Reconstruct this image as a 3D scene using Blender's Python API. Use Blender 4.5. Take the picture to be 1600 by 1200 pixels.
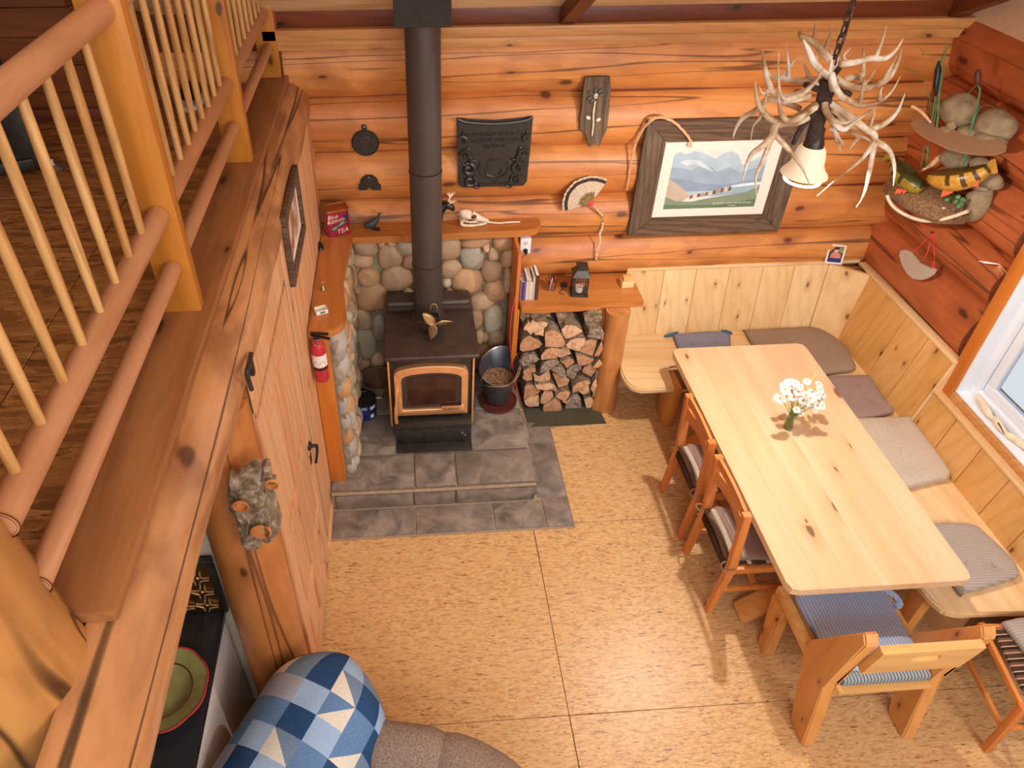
import bpy, bmesh, math, random
from mathutils import Vector, Matrix, noise as mn
R = random.Random(7)
for o in list(bpy.data.objects): bpy.data.objects.remove(o)
SC = bpy.context.scene
COL = SC.collection
V = Vector
# ------------------------------------------------------------------ camera
CAM = V((0, 0, 3.94)); FPX, CX, CY = 1125., 700., 513.
ROT = Matrix.Rotation(math.radians(-3.785), 3, 'Z') @ Matrix.Rotation(math.radians(52.18), 3, 'X')
cd = bpy.data.cameras.new('camera'); cam = bpy.data.objects.new('camera', cd); COL.objects.link(cam)
cam.location = CAM; cam.rotation_euler = (math.radians(52.18), 0, math.radians(-3.785))
cd.sensor_width = 36; cd.lens = FPX/1600*36; cd.shift_x = (800-CX)/1600; cd.shift_y = (CY-600)/1600
cd.clip_start = .02; SC.camera = cam
def P(px, py, **k):
    """real point on the plane x=, y= or z= seen at a measured photo position"""
    d = ROT @ V(((px-CX)/FPX, -(py-CY)/FPX, -1)); a = list(k)[0]; i = 'xyz'.index(a)
    return CAM + d*((k[a]-CAM[i])/d[i])
# ------------------------------------------------------------------ world, lights, exposure
w = bpy.data.worlds.new('world'); SC.world = w; w.use_nodes = True
wn = w.node_tree.nodes; wl = w.node_tree.links
bg = wn['Background']; bg.inputs[1].default_value = .8
tc = wn.new('ShaderNodeTexCoord'); sx = wn.new('ShaderNodeSeparateXYZ'); rp = wn.new('ShaderNodeValToRGB')
wl.new(tc.outputs['Generated'], sx.inputs[0]); wl.new(sx.outputs[2], rp.inputs[0]); wl.new(rp.outputs[0], bg.inputs[0])
rp.color_ramp.elements[0].color = (.95, .97, 1, 1); rp.color_ramp.elements[1].color = (.62, .78, 1, 1)
SC.view_settings.view_transform = 'Standard'; SC.view_settings.look = 'None'
SC.view_settings.gamma = 1; SC.view_settings.use_curve_mapping = False; SC.view_settings.exposure = 0.0
def area(name, loc, target, size, sy, power, col=(1, 1, 1)):
    l = bpy.data.lights.new(name, 'AREA'); l.shape = 'RECTANGLE'; l.size = size; l.size_y = sy; l.energy = power; l.color = col
    o = bpy.data.objects.new(name, l); COL.objects.link(o); o.location = loc
    o.rotation_euler = (V(target)-V(loc)).to_track_quat('-Z', 'Y').to_euler(); return o
# daylight of the tall gable windows on the side of the room behind the camera
area('gable_window_daylight', (2.9, -2.0, 3.9), (1.5, 3.2, .8), 1.8, 1.8, 130, (1, .98, .96))
area('loft_side_fill', (0.2, -2.2, 4.6), (.6, 3.4, 1.2), 2.5, 1.5, 95, (1, .97, .93))  # added fill to brighten the loft and left side, no window behind it
LAMP = (1.843, 2.95, 2.474)
pl = bpy.data.lights.new('chandelier_bulb_light', 'POINT'); pl.energy = 125; pl.shadow_soft_size = .03; pl.color = (1, .94, .86)
po = bpy.data.objects.new('chandelier_bulb_light', pl); COL.objects.link(po); po.location = LAMP

# ------------------------------------------------------------------ materials
def lin(h):
    h = h.lstrip('#'); c = [int(h[i:i+2], 16)/255 for i in (0, 2, 4)]
    return tuple((x/12.92 if x <= .04045 else ((x+.055)/1.055)**2.4) for x in c) + (1,)
MATS = {}
class NT:
    def __init__(s, name, rough=.5, metal=0, spec=.5):
        s.m = bpy.data.materials.new(name); s.m.use_nodes = True; s.t = s.m.node_tree; s.n = s.t.nodes
        s.b = s.n['Principled BSDF']; s.b.inputs['Roughness'].default_value = rough; s.b.inputs['Metallic'].default_value = metal
        s.b.inputs['Specular IOR Level'].default_value = spec
    def new(s, t, **k):
        n = s.n.new('ShaderNode'+t)
        for a, v in k.items(): setattr(n, a, v)
        return n
    def L(s, a, b): s.t.links.new(a, b)
    def coords(s, scale=(1, 1, 1), rot=(0, 0, 0), rnd=True):
        c = s.new('TexCoord'); v = c.outputs['Object']
        if rnd:
            oi = s.new('ObjectInfo'); m = s.new('VectorMath', operation='MULTIPLY_ADD')
            co = s.new('CombineXYZ')
            for i in range(3): s.L(oi.outputs['Random'], co.inputs[i])
            s.L(co.outputs[0], m.inputs[0]); m.inputs[1].default_value = (17, 11, 23); s.L(v, m.inputs[2]); v = m.outputs[0]
        mp = s.new('Mapping'); mp.inputs['Scale'].default_value = scale; mp.inputs['Rotation'].default_value = rot
        s.L(v, mp.inputs[0]); return mp.outputs[0]
    def noise(s, v, sc, det=3, dist=0, rough=.5):
        n = s.new('TexNoise'); s.L(v, n.inputs['Vector']); n.inputs['Scale'].default_value = sc
        n.inputs['Detail'].default_value = det; n.inputs['Distortion'].default_value = dist; n.inputs['Roughness'].default_value = rough
        return n.outputs['Fac']
    def vor(s, v, sc, out='Distance', rand=1):
        n = s.new('TexVoronoi'); s.L(v, n.inputs['Vector']); n.inputs['Scale'].default_value = sc; n.inputs['Randomness'].default_value = rand
        return n.outputs[out]
    def ramp(s, f, stops, interp='LINEAR'):
        r = s.new('ValToRGB'); s.L(f, r.inputs[0]); e = r.color_ramp; e.interpolation = interp
        while len(e.elements) < len(stops): e.elements.new(.5)
        for el, (p, c) in zip(e.elements, stops):
            el.position = p; el.color = c if isinstance(c, tuple) else (c, c, c, 1)
        return r.outputs[0]
    def mix(s, f, a, b, mode='MIX'):
        m = s.new('Mix', data_type='RGBA', blend_type=mode)
        for i, x in ((0, f), (6, a), (7, b)):
            if isinstance(x, (int, float, tuple)): m.inputs[i].default_value = x
            else: s.L(x, m.inputs[i])
        return m.outputs[2]
    def math(s, op, a, b=0.):
        m = s.new('Math', operation=op)
        for i, x in ((0, a), (1, b)):
            if isinstance(x, (int, float)): m.inputs[i].default_value = x
            else: s.L(x, m.inputs[i])
        return m.outputs[0]
    def bump(s, h, st=.3, d=.01):
        b = s.new('Bump'); b.inputs['Strength'].default_value = st; b.inputs['Distance'].default_value = d
        s.L(h, b.inputs['Height']); s.L(b.outputs[0], s.b.inputs['Normal'])
    def col(s, c):
        if isinstance(c, tuple): s.b.inputs['Base Color'].default_value = c
        else: s.L(c, s.b.inputs['Base Color'])
def plain(name, c, rough=.5, metal=0, var=.15, vs=20, bump=0):
    s = NT(name, rough, metal); c = lin(c)
    n = s.noise(s.coords((1, 1, 1)), vs, 4)
    d = tuple(x*(1-var) for x in c[:3])+(1,); e = tuple(min(1, x*(1+var)) for x in c[:3])+(1,)
    s.col(s.ramp(n, [(.3, d), (.7, e)]))
    if bump: s.bump(n, bump, .003)
    return s.m
def wood(name, light, mid, dark, axis='x', sc=1., knots=.5, rough=.42, crack=0., streak=.5, patch=0., coat=0., face=None, kd=1.):
    s = NT(name, rough); k = [1, 1, 1]; k['xyz'.index(axis)] = .09
    v = s.coords(tuple(k)); L, M_, D = lin(light), lin(mid), lin(dark)
    n1 = s.noise(v, 3.2*sc, 3, .6)
    n2 = s.noise(v, 55*sc, 3, .2)
    c = s.ramp(n1, [(.3, M_), (.68, L)])
    wv = s.new('TexWave', wave_type='BANDS', bands_direction='DIAGONAL'); s.L(v, wv.inputs[0])
    wv.inputs['Scale'].default_value = 7*sc; wv.inputs['Distortion'].default_value = 7; wv.inputs['Detail'].default_value = 2
    g = s.math('MULTIPLY', s.ramp(wv.outputs['Fac'], [(.55, 0.), (1, 1.)]), .45*streak)
    c = s.mix(g, c, tuple(.5*(a+b) for a, b in zip(M_, D)))
    c = s.mix(s.math('MULTIPLY', s.ramp(n2, [(.5, 0.), (.75, 1.)]), .35*streak), c, D)
    if patch:
        pn = s.noise(s.coords((.5 if axis == 'x' else 1, .5 if axis == 'y' else 1, .5 if axis == 'z' else 1)), 7, 5, .6)
        c = s.mix(s.math('MULTIPLY', s.ramp(pn, [(.45, 0.), (.62, 1.)]), patch), c, D)
    if knots:
        t_ = s.new('TexCoord'); sp_ = s.new('SeparateXYZ'); s.L(t_.outputs['Object'], sp_.inputs[0]); cb_ = s.new('CombineXYZ')
        oi_ = s.new('ObjectInfo'); off = s.math('MULTIPLY', oi_.outputs['Random'], 31.)
        oth = face if face else ('z' if axis != 'z' else 'x'); ia, ib = 'xyz'.index(axis), 'xyz'.index(oth)
        s.L(s.math('ADD', s.math('MULTIPLY', sp_.outputs[ia], .45), off), cb_.inputs[0]); s.L(s.math('ADD', sp_.outputs[ib], off), cb_.inputs[1])
        dn = s.new('TexNoise'); s.L(cb_.outputs[0], dn.inputs['Vector']); dn.inputs['Scale'].default_value = 9
        ad = s.new('VectorMath', operation='MULTIPLY_ADD'); s.L(dn.outputs['Color'], ad.inputs[0]); ad.inputs[1].default_value = (.05, .03, 0); s.L(cb_.outputs[0], ad.inputs[2])
        vn = s.new('TexVoronoi', voronoi_dimensions='2D'); s.L(ad.outputs[0], vn.inputs['Vector']); vn.inputs['Scale'].default_value = 4.2*sc*kd
        sep = s.new('SeparateColor'); s.L(vn.outputs['Color'], sep.inputs[0])
        on = s.math('GREATER_THAN', sep.outputs[0], 1-knots)
        dd_ = s.math('DIVIDE', vn.outputs['Distance'], s.math('ADD', .55, sep.outputs[1]))
        halo = s.math('MULTIPLY', on, s.ramp(dd_, [(.03, .9), (.10, .5), (.22, 0.)]))
        core = s.math('MULTIPLY', on, s.ramp(dd_, [(.035, 1.), (.06, 0.)]))
        c = s.mix(s.math('MULTIPLY', halo, .6), c, D)
        c = s.mix(s.math('MULTIPLY', core, .8), c, tuple(x*.3 for x in D[:3])+(1,))
    h = n2
    if crack:
        k3 = [1, 1, 1]; k3['xyz'.index(axis)] = .035
        cn = s.noise(s.coords(tuple(k3)), 5.5*sc, 2, .5)
        ln = s.ramp(s.math('ABSOLUTE', s.math('SUBTRACT', cn, .5)), [(0., 1.), (.006, .8), (.014, 0.)])
        c = s.mix(s.math('MULTIPLY', ln, crack), c, tuple(x*.12 for x in D[:3])+(1,))
        h = s.math('SUBTRACT', n2, s.math('MULTIPLY', ln, 2.))
    s.col(c); s.bump(h, .22, .004)
    if coat: s.b.inputs['Coat Weight'].default_value = coat; s.b.inputs['Coat Roughness'].default_value = .22
    return s.m
def osb(name, a, b, c, dark, rough=.38, fs=1.):
    s = NT(name, rough)
    base = None
    for i, (rot, sc) in enumerate(((.10, (24, 110, 1)), (-.35, (30, 130, 1)), (.7, (30, 120, 1)))):
        v = s.coords(sc, (0, 0, rot)); nz = s.new('TexNoise'); s.L(v, nz.inputs[0]); nz.inputs['Scale'].default_value = .35
        va = s.new('VectorMath', operation='MULTIPLY_ADD'); s.L(nz.outputs['Color'], va.inputs[0]); va.inputs[1].default_value = (3, 3, 0); s.L(v, va.inputs[2])
        vn = s.new('TexVoronoi'); s.L(va.outputs[0], vn.inputs['Vector']); vn.inputs['Scale'].default_value = 1.3*fs
        sep = s.new('SeparateColor'); s.L(vn.outputs['Color'], sep.inputs[0])
        cc = s.ramp(sep.outputs[0], [(0., lin(c)), (.3, lin(b)), (1., lin(a))])
        base = cc if base is None else s.mix(s.ramp(sep.outputs[1], [(.55, 0.), (.6, .75)]), base, cc)
    big = s.noise(s.coords((1, 2, 1)), 2.2, 3, .4)
    base = s.mix(s.ramp(big, [(.35, .28), (.65, 0.)]), base, lin(b))
    for rot, sc in ((.2, (15, 120, 1)), (-.9, (18, 130, 1)), (.05, (24, 160, 1))):
        vn = s.noise(s.coords(sc, (0, 0, rot)), .9, 2, .8)
        base = s.mix(s.ramp(vn, [(.665, 0.), (.70, .75)]), base, lin(dark))
    fn = s.noise(s.coords((30, 90, 1)), 1.5, 3)
    base = s.mix(s.math('MULTIPLY', s.ramp(fn, [(.45, 0.), (.7, 1.)]), .22), base, lin(c))
    s.col(base); s.bump(fn, .12, .002); return s.m
def stone_mat(name, cols, rough=.6):
    s = NT(name, rough); oi = s.new('ObjectInfo')
    st = [(i/(len(cols)), lin(c)) for i, c in enumerate(cols)]
    c = s.ramp(oi.outputs['Random'], st, 'CONSTANT')
    n = s.noise(s.coords(), 9, 5, .4); n2 = s.noise(s.coords(), 60, 3)
    c = s.mix(s.math('MULTIPLY', s.ramp(n, [(.35, 0.), (.7, 1.)]), .35), c, lin('#8b6a4c'))
    c = s.mix(s.math('MULTIPLY', s.ramp(n2, [(.5, 0.), (.7, 1.)]), .18), c, lin('#4a3a2e'))
    s.col(c); s.bump(n2, .25, .003); return s.m
def slate_mat(name, a, b, c):
    s = NT(name, .55); n = s.noise(s.coords(), 7, 6, 1.0); n2 = s.noise(s.coords(), 28, 5, .6)
    cc = s.ramp(n, [(.3, lin(c)), (.5, lin(b)), (.68, lin(a))])
    oi = s.new('ObjectInfo'); cc = s.mix(s.math('MULTIPLY', oi.outputs['Random'], .35), cc, lin(b))
    cc = s.mix(s.math('MULTIPLY', s.ramp(n2, [(.55, 0.), (.7, 1.)]), .35), cc, lin(c))
    s.col(cc); s.bump(n2, .5, .008); return s.m
def fabric(name, a, b, sc=300, rough=.95, stripe=None, axis=0):
    s = NT(name, rough, 0, .1); n = s.noise(s.coords(rnd=False), sc, 2); n2 = s.noise(s.coords(), 6, 3)
    c = s.ramp(n, [(.35, lin(b)), (.65, lin(a))])
    c = s.mix(s.math('MULTIPLY', s.ramp(n2, [(.4, 0.), (.7, 1.)]), .25), c, lin(b))
    if stripe:
        t = s.new('TexCoord'); sp = s.new('SeparateXYZ'); s.L(t.outputs['Object'], sp.inputs[0])
        f = s.math('FRACT', s.math('MULTIPLY', sp.outputs[axis], stripe[0]))
        c2 = s.ramp(f, [(p, lin(cc)) for p, cc in stripe[1]], 'CONSTANT'); c = s.mix(.88 if len(stripe) < 3 else stripe[2], c, c2)
    s.col(c); s.bump(n, .3, .002); return s.m

M = dict(
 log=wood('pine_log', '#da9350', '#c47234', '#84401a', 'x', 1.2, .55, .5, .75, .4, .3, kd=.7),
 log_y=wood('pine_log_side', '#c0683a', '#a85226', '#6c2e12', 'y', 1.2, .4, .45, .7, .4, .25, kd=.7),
 log_v=wood('pine_log_upright', '#d08c50', '#b87038', '#80421a', 'z', .8, .35, .4, .7, .6, .3),
 log_beam=wood('peeled_beam', '#cc9464', '#b57844', '#7a4626', 'y', 1., .25, .5, .9, .5, .55, kd=.6),
 log_end=plain('log_end_grain', '#dc9a6c', .7, 0, .18, 30, .2),
 post=wood('newel_fir', '#cc8636', '#b97022', '#84450f', 'z', 1.1, .25, .42, 0, .7, face='x'),
 rail=wood('handrail_fir', '#c99470', '#b4764a', '#86502e', 'y', 1.2, .06, .45, 0, .6),
 spindle=wood('spindle_oak', '#d2a468', '#bc8446', '#845226', 'z', 1.6, 0, .45, 0, 1.4),
 plank=wood('deck_plank', '#a87044', '#92592f', '#5b331a', 'y', .9, .4, .38, 0, .8, face='x'),
 table=wood('table_pine', '#e9c8a0', '#deb182', '#c38a58', 'y', 1, .5, .3, 0, .3, 0, .25, face='x'),
 pine_x=wood('bench_pine_x', '#ebcb9a', '#dcab70', '#b47a3e', 'x', 1, .35, .36, 0, .45, face='y'),
 pine_y=wood('bench_pine_y', '#ebcb9a', '#dcab70', '#b47a3e', 'y', 1, .35, .36, 0, .45, face='x'),
 pine_z=wood('panel_pine', '#ecca96', '#ddb078', '#ac7236', 'z', 1, .55, .4, 0, .5, kd=1.4),
 pine_zr=wood('panel_pine_warm', '#e4b070', '#d4984e', '#9c5e22', 'z', 1, .55, .4, 0, .5, face='y', kd=1.4),
 slab=wood('slab_chair_pine', '#e4a45e', '#d68e44', '#a05c22', 'z', 1, .6, .38, 0, .5, face='y', kd=1.7),
 slab_x=wood('slab_chair_rail', '#e9b877', '#dca057', '#a8682c', 'x', 1, .35, .38, 0, .6),
 chair=wood('chair_alder', '#df8c4a', '#cf7432', '#94461a', 'z', 1.3, .12, .4, 0, .6),
 chair_y=wood('chair_alder_rail', '#e29450', '#d27a36', '#94461a', 'y', 1.3, .1, .4, 0, .6),
 mantel=wood('mantel_fir', '#c98244', '#b46a2e', '#7a3e18', 'x', 1, .35, .34, .2, .6),
 mantel_y=wood('mantel_fir_arm', '#c98244', '#b46a2e', '#7a3e18', 'y', 1, .35, .34, .2, .6, face='x'),
 trim_z=wood('fir_board_upright', '#d88436', '#c66e24', '#8a4212', 'z', 1, .3, .4, 0, .6),
 trim_x=wood('plate_board', '#d69a5c', '#c48448', '#844a20', 'x', 1.4, .5, .45, .1, .7),
 trim_dark=wood('dark_batten', '#7c3c1a', '#642c12', '#32130a', 'x', 1.2, .2, .45, 0, .7),
 ceil=wood('fir_ceiling', '#f6dcae', '#ecc48c', '#c48a50', 'x', .7, .04, .5, 0, 1.3),
 door=wood('cedar_door', '#e6b488', '#d89c6c', '#a66a3c', 'z', 1.1, .06, .45, 0, .7, face='y'),
 loftwall=wood('loft_boards', '#8a4c20', '#6d3814', '#34180a', 'x', 1, .12, .5, 0, .8),
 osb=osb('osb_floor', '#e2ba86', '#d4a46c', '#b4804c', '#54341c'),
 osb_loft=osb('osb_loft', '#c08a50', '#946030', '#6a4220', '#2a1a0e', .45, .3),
 stone=stone_mat('river_stone', ['#d8b088', '#c4a888', '#bc9a78', '#e0bc94', '#b0a692', '#d2a478', '#cabb9f', '#be9068']),
 stone_pale=stone_mat('pale_river_stone', ['#b9b2a6', '#c4a17c', '#a9a298', '#c89a68', '#b7b7b4']),
 mortar=plain('mortar', '#8f8269', .95, 0, .25, 40, .6),
 slate=slate_mat('slate_tile', '#a08f80', '#84766b', '#5a5049'),
 grout=plain('grout', '#a08a72', .95, 0, .2, 60, .4),
 iron=plain('stove_iron', '#4a3a33', .42, .2, .25, 12, .15),
 ironb=plain('black_iron', '#3a3531', .36, .35, .3, 30, .15),
 pipe=plain('stove_pipe_black', '#4e433d', .45, .2, .1, 4),
 soot=plain('soot_box', '#2e2823', .8, 0, .2, 10),
 brass=plain('copper_brass', '#f0b47c', .34, .6, .12, 15),
 chrome=plain('chrome', '#c9cbd0', .15, 1, .05, 10),
 glass_dark=plain('stove_glass', '#3b1c10', .1, 0, .6, 9),
 barn=wood('weathered_barnwood', '#72563e', '#543c2a', '#261a12', 'x', 2.2, .12, .8, .5, 1.4),
 barn_z=wood('weathered_barnwood_z', '#7c6650', '#5c4634', '#2c2018', 'z', 2.4, .1, .85, .6, 1.5),
 mat_board=plain('mat_board', '#e8d9cb', .8, 0, .02),
 bark=None, white=plain('white_vinyl', '#e9ecf2', .35, 0, .02, 3), plaster=plain('plaster_wall', '#d8c8b2', .9, 0, .05, 30, .4),
 plaster_peach=plain('gable_plaster', '#dcbb9c', .9, 0, .05, 40, .3),
 counter=plain('black_counter', '#26262b', .25, 0, .1, 60), gloss_white=plain('glossy_panel', '#e6ddd8', .12, 0, .03, 4),
 red=plain('extinguisher_red', '#c2303a', .3, 0, .08), paper=plain('white_paper', '#ece4da', .6, 0, .04),
 navy=plain('navy_tin', '#262f72', .3, .2, .15), enamel=plain('pot_enamel', '#8e745a', .35, .4, .2),
 tin_red=plain('tea_tin_red', '#a4243c', .35, .2, .15, 25), tin_gold=plain('tin_lid', '#a86a34', .4, .6, .2, 20), tin_text=plain('cream_print', '#f0d8c0', .5), tin_teal=plain('teal_print', '#1f5a5e', .5),
 bone=plain('bone', '#e6d2b4', .6, 0, .14, 30, .4), black=plain('black_plastic', '#18181a', .35, 0, .1), brown=plain('brown_cover', '#5a2620', .5),
 rope=plain('braided_rope', '#d6a878', .9, 0, .25, 90, .5), beads=plain('bead_string', '#d8c3a2', .5, 0, .4, 120),
 teal=plain('teal_bead', '#1f8d9c', .3), redcloth=plain('red_felt', '#e0404a', .9),
 feather=None, green=plain('stem_green', '#8a9a3c', .6, 0, .3, 30), leaf=plain('reed_green', '#4d7a4a', .5, 0, .25, 20), petal=plain('daisy_petal', '#f8f4f0', .6, 0, .02), daisy_c=plain('daisy_yellow', '#dca63c', .8, 0, .2),
 wool=fabric('oatmeal_wool', '#d6c6b4', '#b09c88', 220), wool_dk=fabric('taupe_wool', '#a58c74', '#86705c', 260), mauve=fabric('mauve_cushion', '#a48a80', '#8c736a', 300),
 bluegrey=fabric('blue_grey_cushion', '#8f8d9c', '#747384', 300), ribbed=fabric('ribbed_grey', '#b5a69a', '#97887e', 300, stripe=(70, [(0, '#bcaea2'), (.55, '#9c8e84')], .5), axis=1),
 denim=fabric('blue_seersucker', '#b4c0dc', '#8a9ac0', 200, stripe=(60, [(0, '#b8c4de'), (.6, '#7f90ba')], .6), axis=0),
 tick=fabric('grey_ticking', '#8f9090', '#6f7274', 200, stripe=(60, [(0, '#b0b4b4'), (.5, '#5d6466')], .7), axis=0),
 bluetie=fabric('blue_tie', '#4f7690', '#3a5a74', 200),
 grey=fabric('grey_tweed', '#a58e7e', '#7c675a', 150),
 brownstripe=fabric('brown_striped_webbing', '#6a5040', '#4a3628', 200, stripe=(16, [(0, '#4a3628'), (.3, '#c08a78'), (.42, '#6a4c3a'), (.62, '#2e231c'), (.85, '#d8b090'), (.93, '#4a3628')], .92), axis=1),
 brownsling=fabric('brown_sling', '#5c4636', '#443226', 200, stripe=(9, [(0, '#4f3a2c'), (.5, '#e6bfa2'), (.72, '#5c4434')], .92), axis=0),
)
def barkm():
    s = NT('bark', .95); n = s.noise(s.coords((1, 1, 1)), 14, 6, 1.5, .7); n2 = s.vor(s.coords((1, 1, 1)), 40)
    s.col(s.ramp(n, [(.32, lin('#463628')), (.5, lin('#82694f')), (.68, lin('#b8a68f'))])); s.bump(s.math('MULTIPLY', n, 2.), .6, .012); return s.m
M['bark'] = barkm()
def splitm():
    s = NT('split_wood_face', .85); oi = s.new('ObjectInfo'); c = s.ramp(oi.outputs['Random'], [(0, lin('#e2b48c')), (.3, lin('#d4a077')), (.55, lin('#c4926c')), (.8, lin('#dcae88'))], 'CONSTANT')
    n = s.noise(s.coords(), 22, 5, 1.2); c = s.mix(s.math('MULTIPLY', s.ramp(n, [(.42, 0.), (.66, 1.)]), .55), c, lin('#8e5832'))
    s.col(c); s.bump(n, .8, .01); return s.m
M['split'] = splitm(); 
def greysplit():
    s = NT('grey_wood_face', .9); n = s.noise(s.coords(), 25, 5, 1); s.col(s.ramp(n, [(.35, lin('#6d5a4c')), (.65, lin('#b09a88'))])); s.bump(n, .8, .01); return s.m
M['split_grey'] = greysplit()
def antlerm():
    s = NT('antler', .42); n = s.noise(s.coords((1, 1, 1)), 7, 4, .8); n2 = s.noise(s.coords(), 45, 3)
    c = s.ramp(n, [(.35, lin('#9c7450')), (.5, lin('#d2b896')), (.64, lin('#efe6da'))]); c = s.mix(s.math('MULTIPLY', s.ramp(n2, [(.5, 0.), (.75, 1.)]), .3), c, lin('#7c5636'))
    s.col(c); s.bump(n2, .3, .003); return s.m
M['antler'] = antlerm()
M['antler_dk'] = plain('antler_base_dark', '#3c2a22', .7, 0, .5, 60, .9)
def featherm():
    s = NT('barred_feather', .9); v = s.coords(rnd=False); n = s.noise(v, 260, 2)
    s.col(s.ramp(n, [(.4, lin('#b89878')), (.6, lin('#dccab6'))])); return s.m
M['feather'] = featherm()
M['feather_dk'] = plain('feather_band', '#3a2c26', .9, 0, .2)
def glassm(name, col=(1, 1, 1, 1), rough=0.02):
    s = NT(name, rough); s.b.inputs['Transmission Weight'].default_value = 1; s.b.inputs['IOR'].default_value = 1.3; s.col(col); return s.m
M['glass'] = glassm('clear_glass'); M['pane'] = glassm('window_glass', (.92, .96, 1, 1)); M['pane'].node_tree.nodes['Principled BSDF'].inputs['IOR'].default_value = 1.02
def emis(name, c, st):
    s = NT(name, .5); s.col(lin(c)); s.b.inputs['Emission Color'].default_value = lin(c); s.b.inputs['Emission Strength'].default_value = st; return s.m
M['bulb'] = emis('lit_bulb', '#fff4e0', 6); M['shade'] = emis('frosted_lit_shade', '#f2dfc0', .35)

# ------------------------------------------------------------------ object helpers
def mesh_from(bm, name, mats, smooth=40):
    me = bpy.data.meshes.new(name); bmesh.ops.recalc_face_normals(bm, faces=bm.faces[:]); bm.to_mesh(me); bm.free()
    for m in (mats if isinstance(mats, (list, tuple)) else [mats]): me.materials.append(M[m] if isinstance(m, str) else m)
    if smooth:
        for p in me.polygons: p.use_smooth = True
        me.set_sharp_from_angle(angle=math.radians(smooth))
    return me
def obj(name, bm, mats, parent=None, smooth=40, label=None, cat=None, group=None, kind=None):
    me = mesh_from(bm, name, mats, smooth); o = bpy.data.objects.new(name, me); COL.objects.link(o)
    if parent is not None:
        o.parent = parent; base = parent['_w'] if '_w' in parent else (0, 0, 0)
        o.location = -V(base)
    o['_w'] = (0., 0., 0.)
    if parent is not None and '_w' in parent: o['_w'] = (0., 0., 0.)
    if label: o['label'] = label
    if cat: o['category'] = cat
    if group: o['group'] = group
    if kind: o['kind'] = kind
    return o
def thing(name, label, cat, loc=(0, 0, 0), group=None, kind=None):
    o = bpy.data.objects.new(name, None); COL.objects.link(o); o.location = loc; o['_w'] = tuple(float(x) for x in loc)
    o.empty_display_size = .05
    if label: o['label'] = label
    if cat: o['category'] = cat
    if group: o['group'] = group
    if kind: o['kind'] = kind
    return o
def B(): return bmesh.new()
def box(bm, x0, x1, y0, y1, z0, z1, bev=0, seg=2, mi=0, mat=None):
    r = bmesh.ops.create_cube(bm, size=1); vs = r['verts']
    for v in vs: v.co = V((x0+(v.co.x+.5)*(x1-x0), y0+(v.co.y+.5)*(y1-y0), z0+(v.co.z+.5)*(z1-z0)))
    fs = {f for v in vs for f in v.link_faces}
    for f in fs: f.material_index = mi
    if bev:
        es = {e for v in vs for e in v.link_edges}
        r = bmesh.ops.bevel(bm, geom=list(es), offset=bev, segments=seg, affect='EDGES', profile=.5)
        vs = list({v for f in r['faces'] for v in f.verts} | {v for v in vs if v.is_valid})
        for f in r['faces']: f.material_index = mi
    if mat is not None: bmesh.ops.transform(bm, matrix=mat, verts=vs)
    return vs
def obox(bm, a, b, wdt, hgt, up=(0, 0, 1), bev=.003, mi=0):
    """box running from a to b, section wdt x hgt"""
    a, b = V(a), V(b); d = b-a; L = d.length; d.normalize(); s = d.cross(V(up)).normalized(); u = s.cross(d)
    m = Matrix((s, d, u)).transposed().to_4x4(); m.translation = a
    return box(bm, -wdt/2, wdt/2, 0, L, -hgt/2, hgt/2, bev, 2, mi, m)
def prism(bm, pts, vec, mi=0, bev=0):
    vec = V(vec); a = [bm.verts.new(V(p)) for p in pts]; b = [bm.verts.new(V(p)+vec) for p in pts]; n = len(pts); fs = []
    fs.append(bm.faces.new(a)); fs.append(bm.faces.new(b[::-1]))
    for i in range(n): fs.append(bm.faces.new((a[i], b[i], b[(i+1) % n], a[(i+1) % n])))
    for f in fs: f.material_index = mi
    if bev: bmesh.ops.bevel(bm, geom=list({e for f in fs for e in f.edges}), offset=bev, segments=2, affect='EDGES')
    return a+b
def tube(bm, pts, rad, n=10, mi=0, caps=True, flat=1.):
    pts = [V(p) for p in pts]; rad = rad if isinstance(rad, (list, tuple)) else [rad]*len(pts); rings = []
    t0 = (pts[1]-pts[0]).normalized(); ref = V((0, 0, 1)) if abs(t0.z) < .9 else V((1, 0, 0)); s = t0.cross(ref).normalized()
    for i, p in enumerate(pts):
        t = ((pts[min(i+1, len(pts)-1)]-p).normalized()+(p-pts[max(i-1, 0)]).normalized())
        t = t.normalized() if t.length > 1e-6 else t0
        s = (s-t*s.dot(t)); s = s.normalized() if s.length > 1e-6 else t.orthogonal().normalized(); u = t.cross(s)
        rings.append([bm.verts.new(p+(s*math.cos(2*math.pi*k/n)*flat+u*math.sin(2*math.pi*k/n))*rad[i]) for k in range(n)])
    for a, b in zip(rings, rings[1:]):
        for k in range(n):
            f = bm.faces.new((a[k], a[(k+1) % n], b[(k+1) % n], b[k])); f.material_index = mi
    if caps:
        for r_, in ((rings[0],), (rings[-1],)):
            f = bm.faces.new(r_); f.material_index = mi
    return rings
def lathe(bm, prof, c, n=24, mi=0, axis=(0, 0, 1)):
    ax = V(axis).normalized(); s = ax.orthogonal().normalized(); u = ax.cross(s); c = V(c); rings = []
    for r, z in prof:
        if r < 1e-5: rings.append([bm.verts.new(c+ax*z)])
        else: rings.append([bm.verts.new(c+ax*z+(s*math.cos(2*math.pi*k/n)+u*math.sin(2*math.pi*k/n))*r) for k in range(n)])
    for a, b in zip(rings, rings[1:]):
        for k in range(n):
            q = [a[k % len(a)], a[(k+1) % len(a)], b[(k+1) % len(b)], b[k % len(b)]]; q = list(dict.fromkeys(q))
            if len(q) > 2:
                try: f = bm.faces.new(q); f.material_index = mi
                except ValueError: pass
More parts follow.
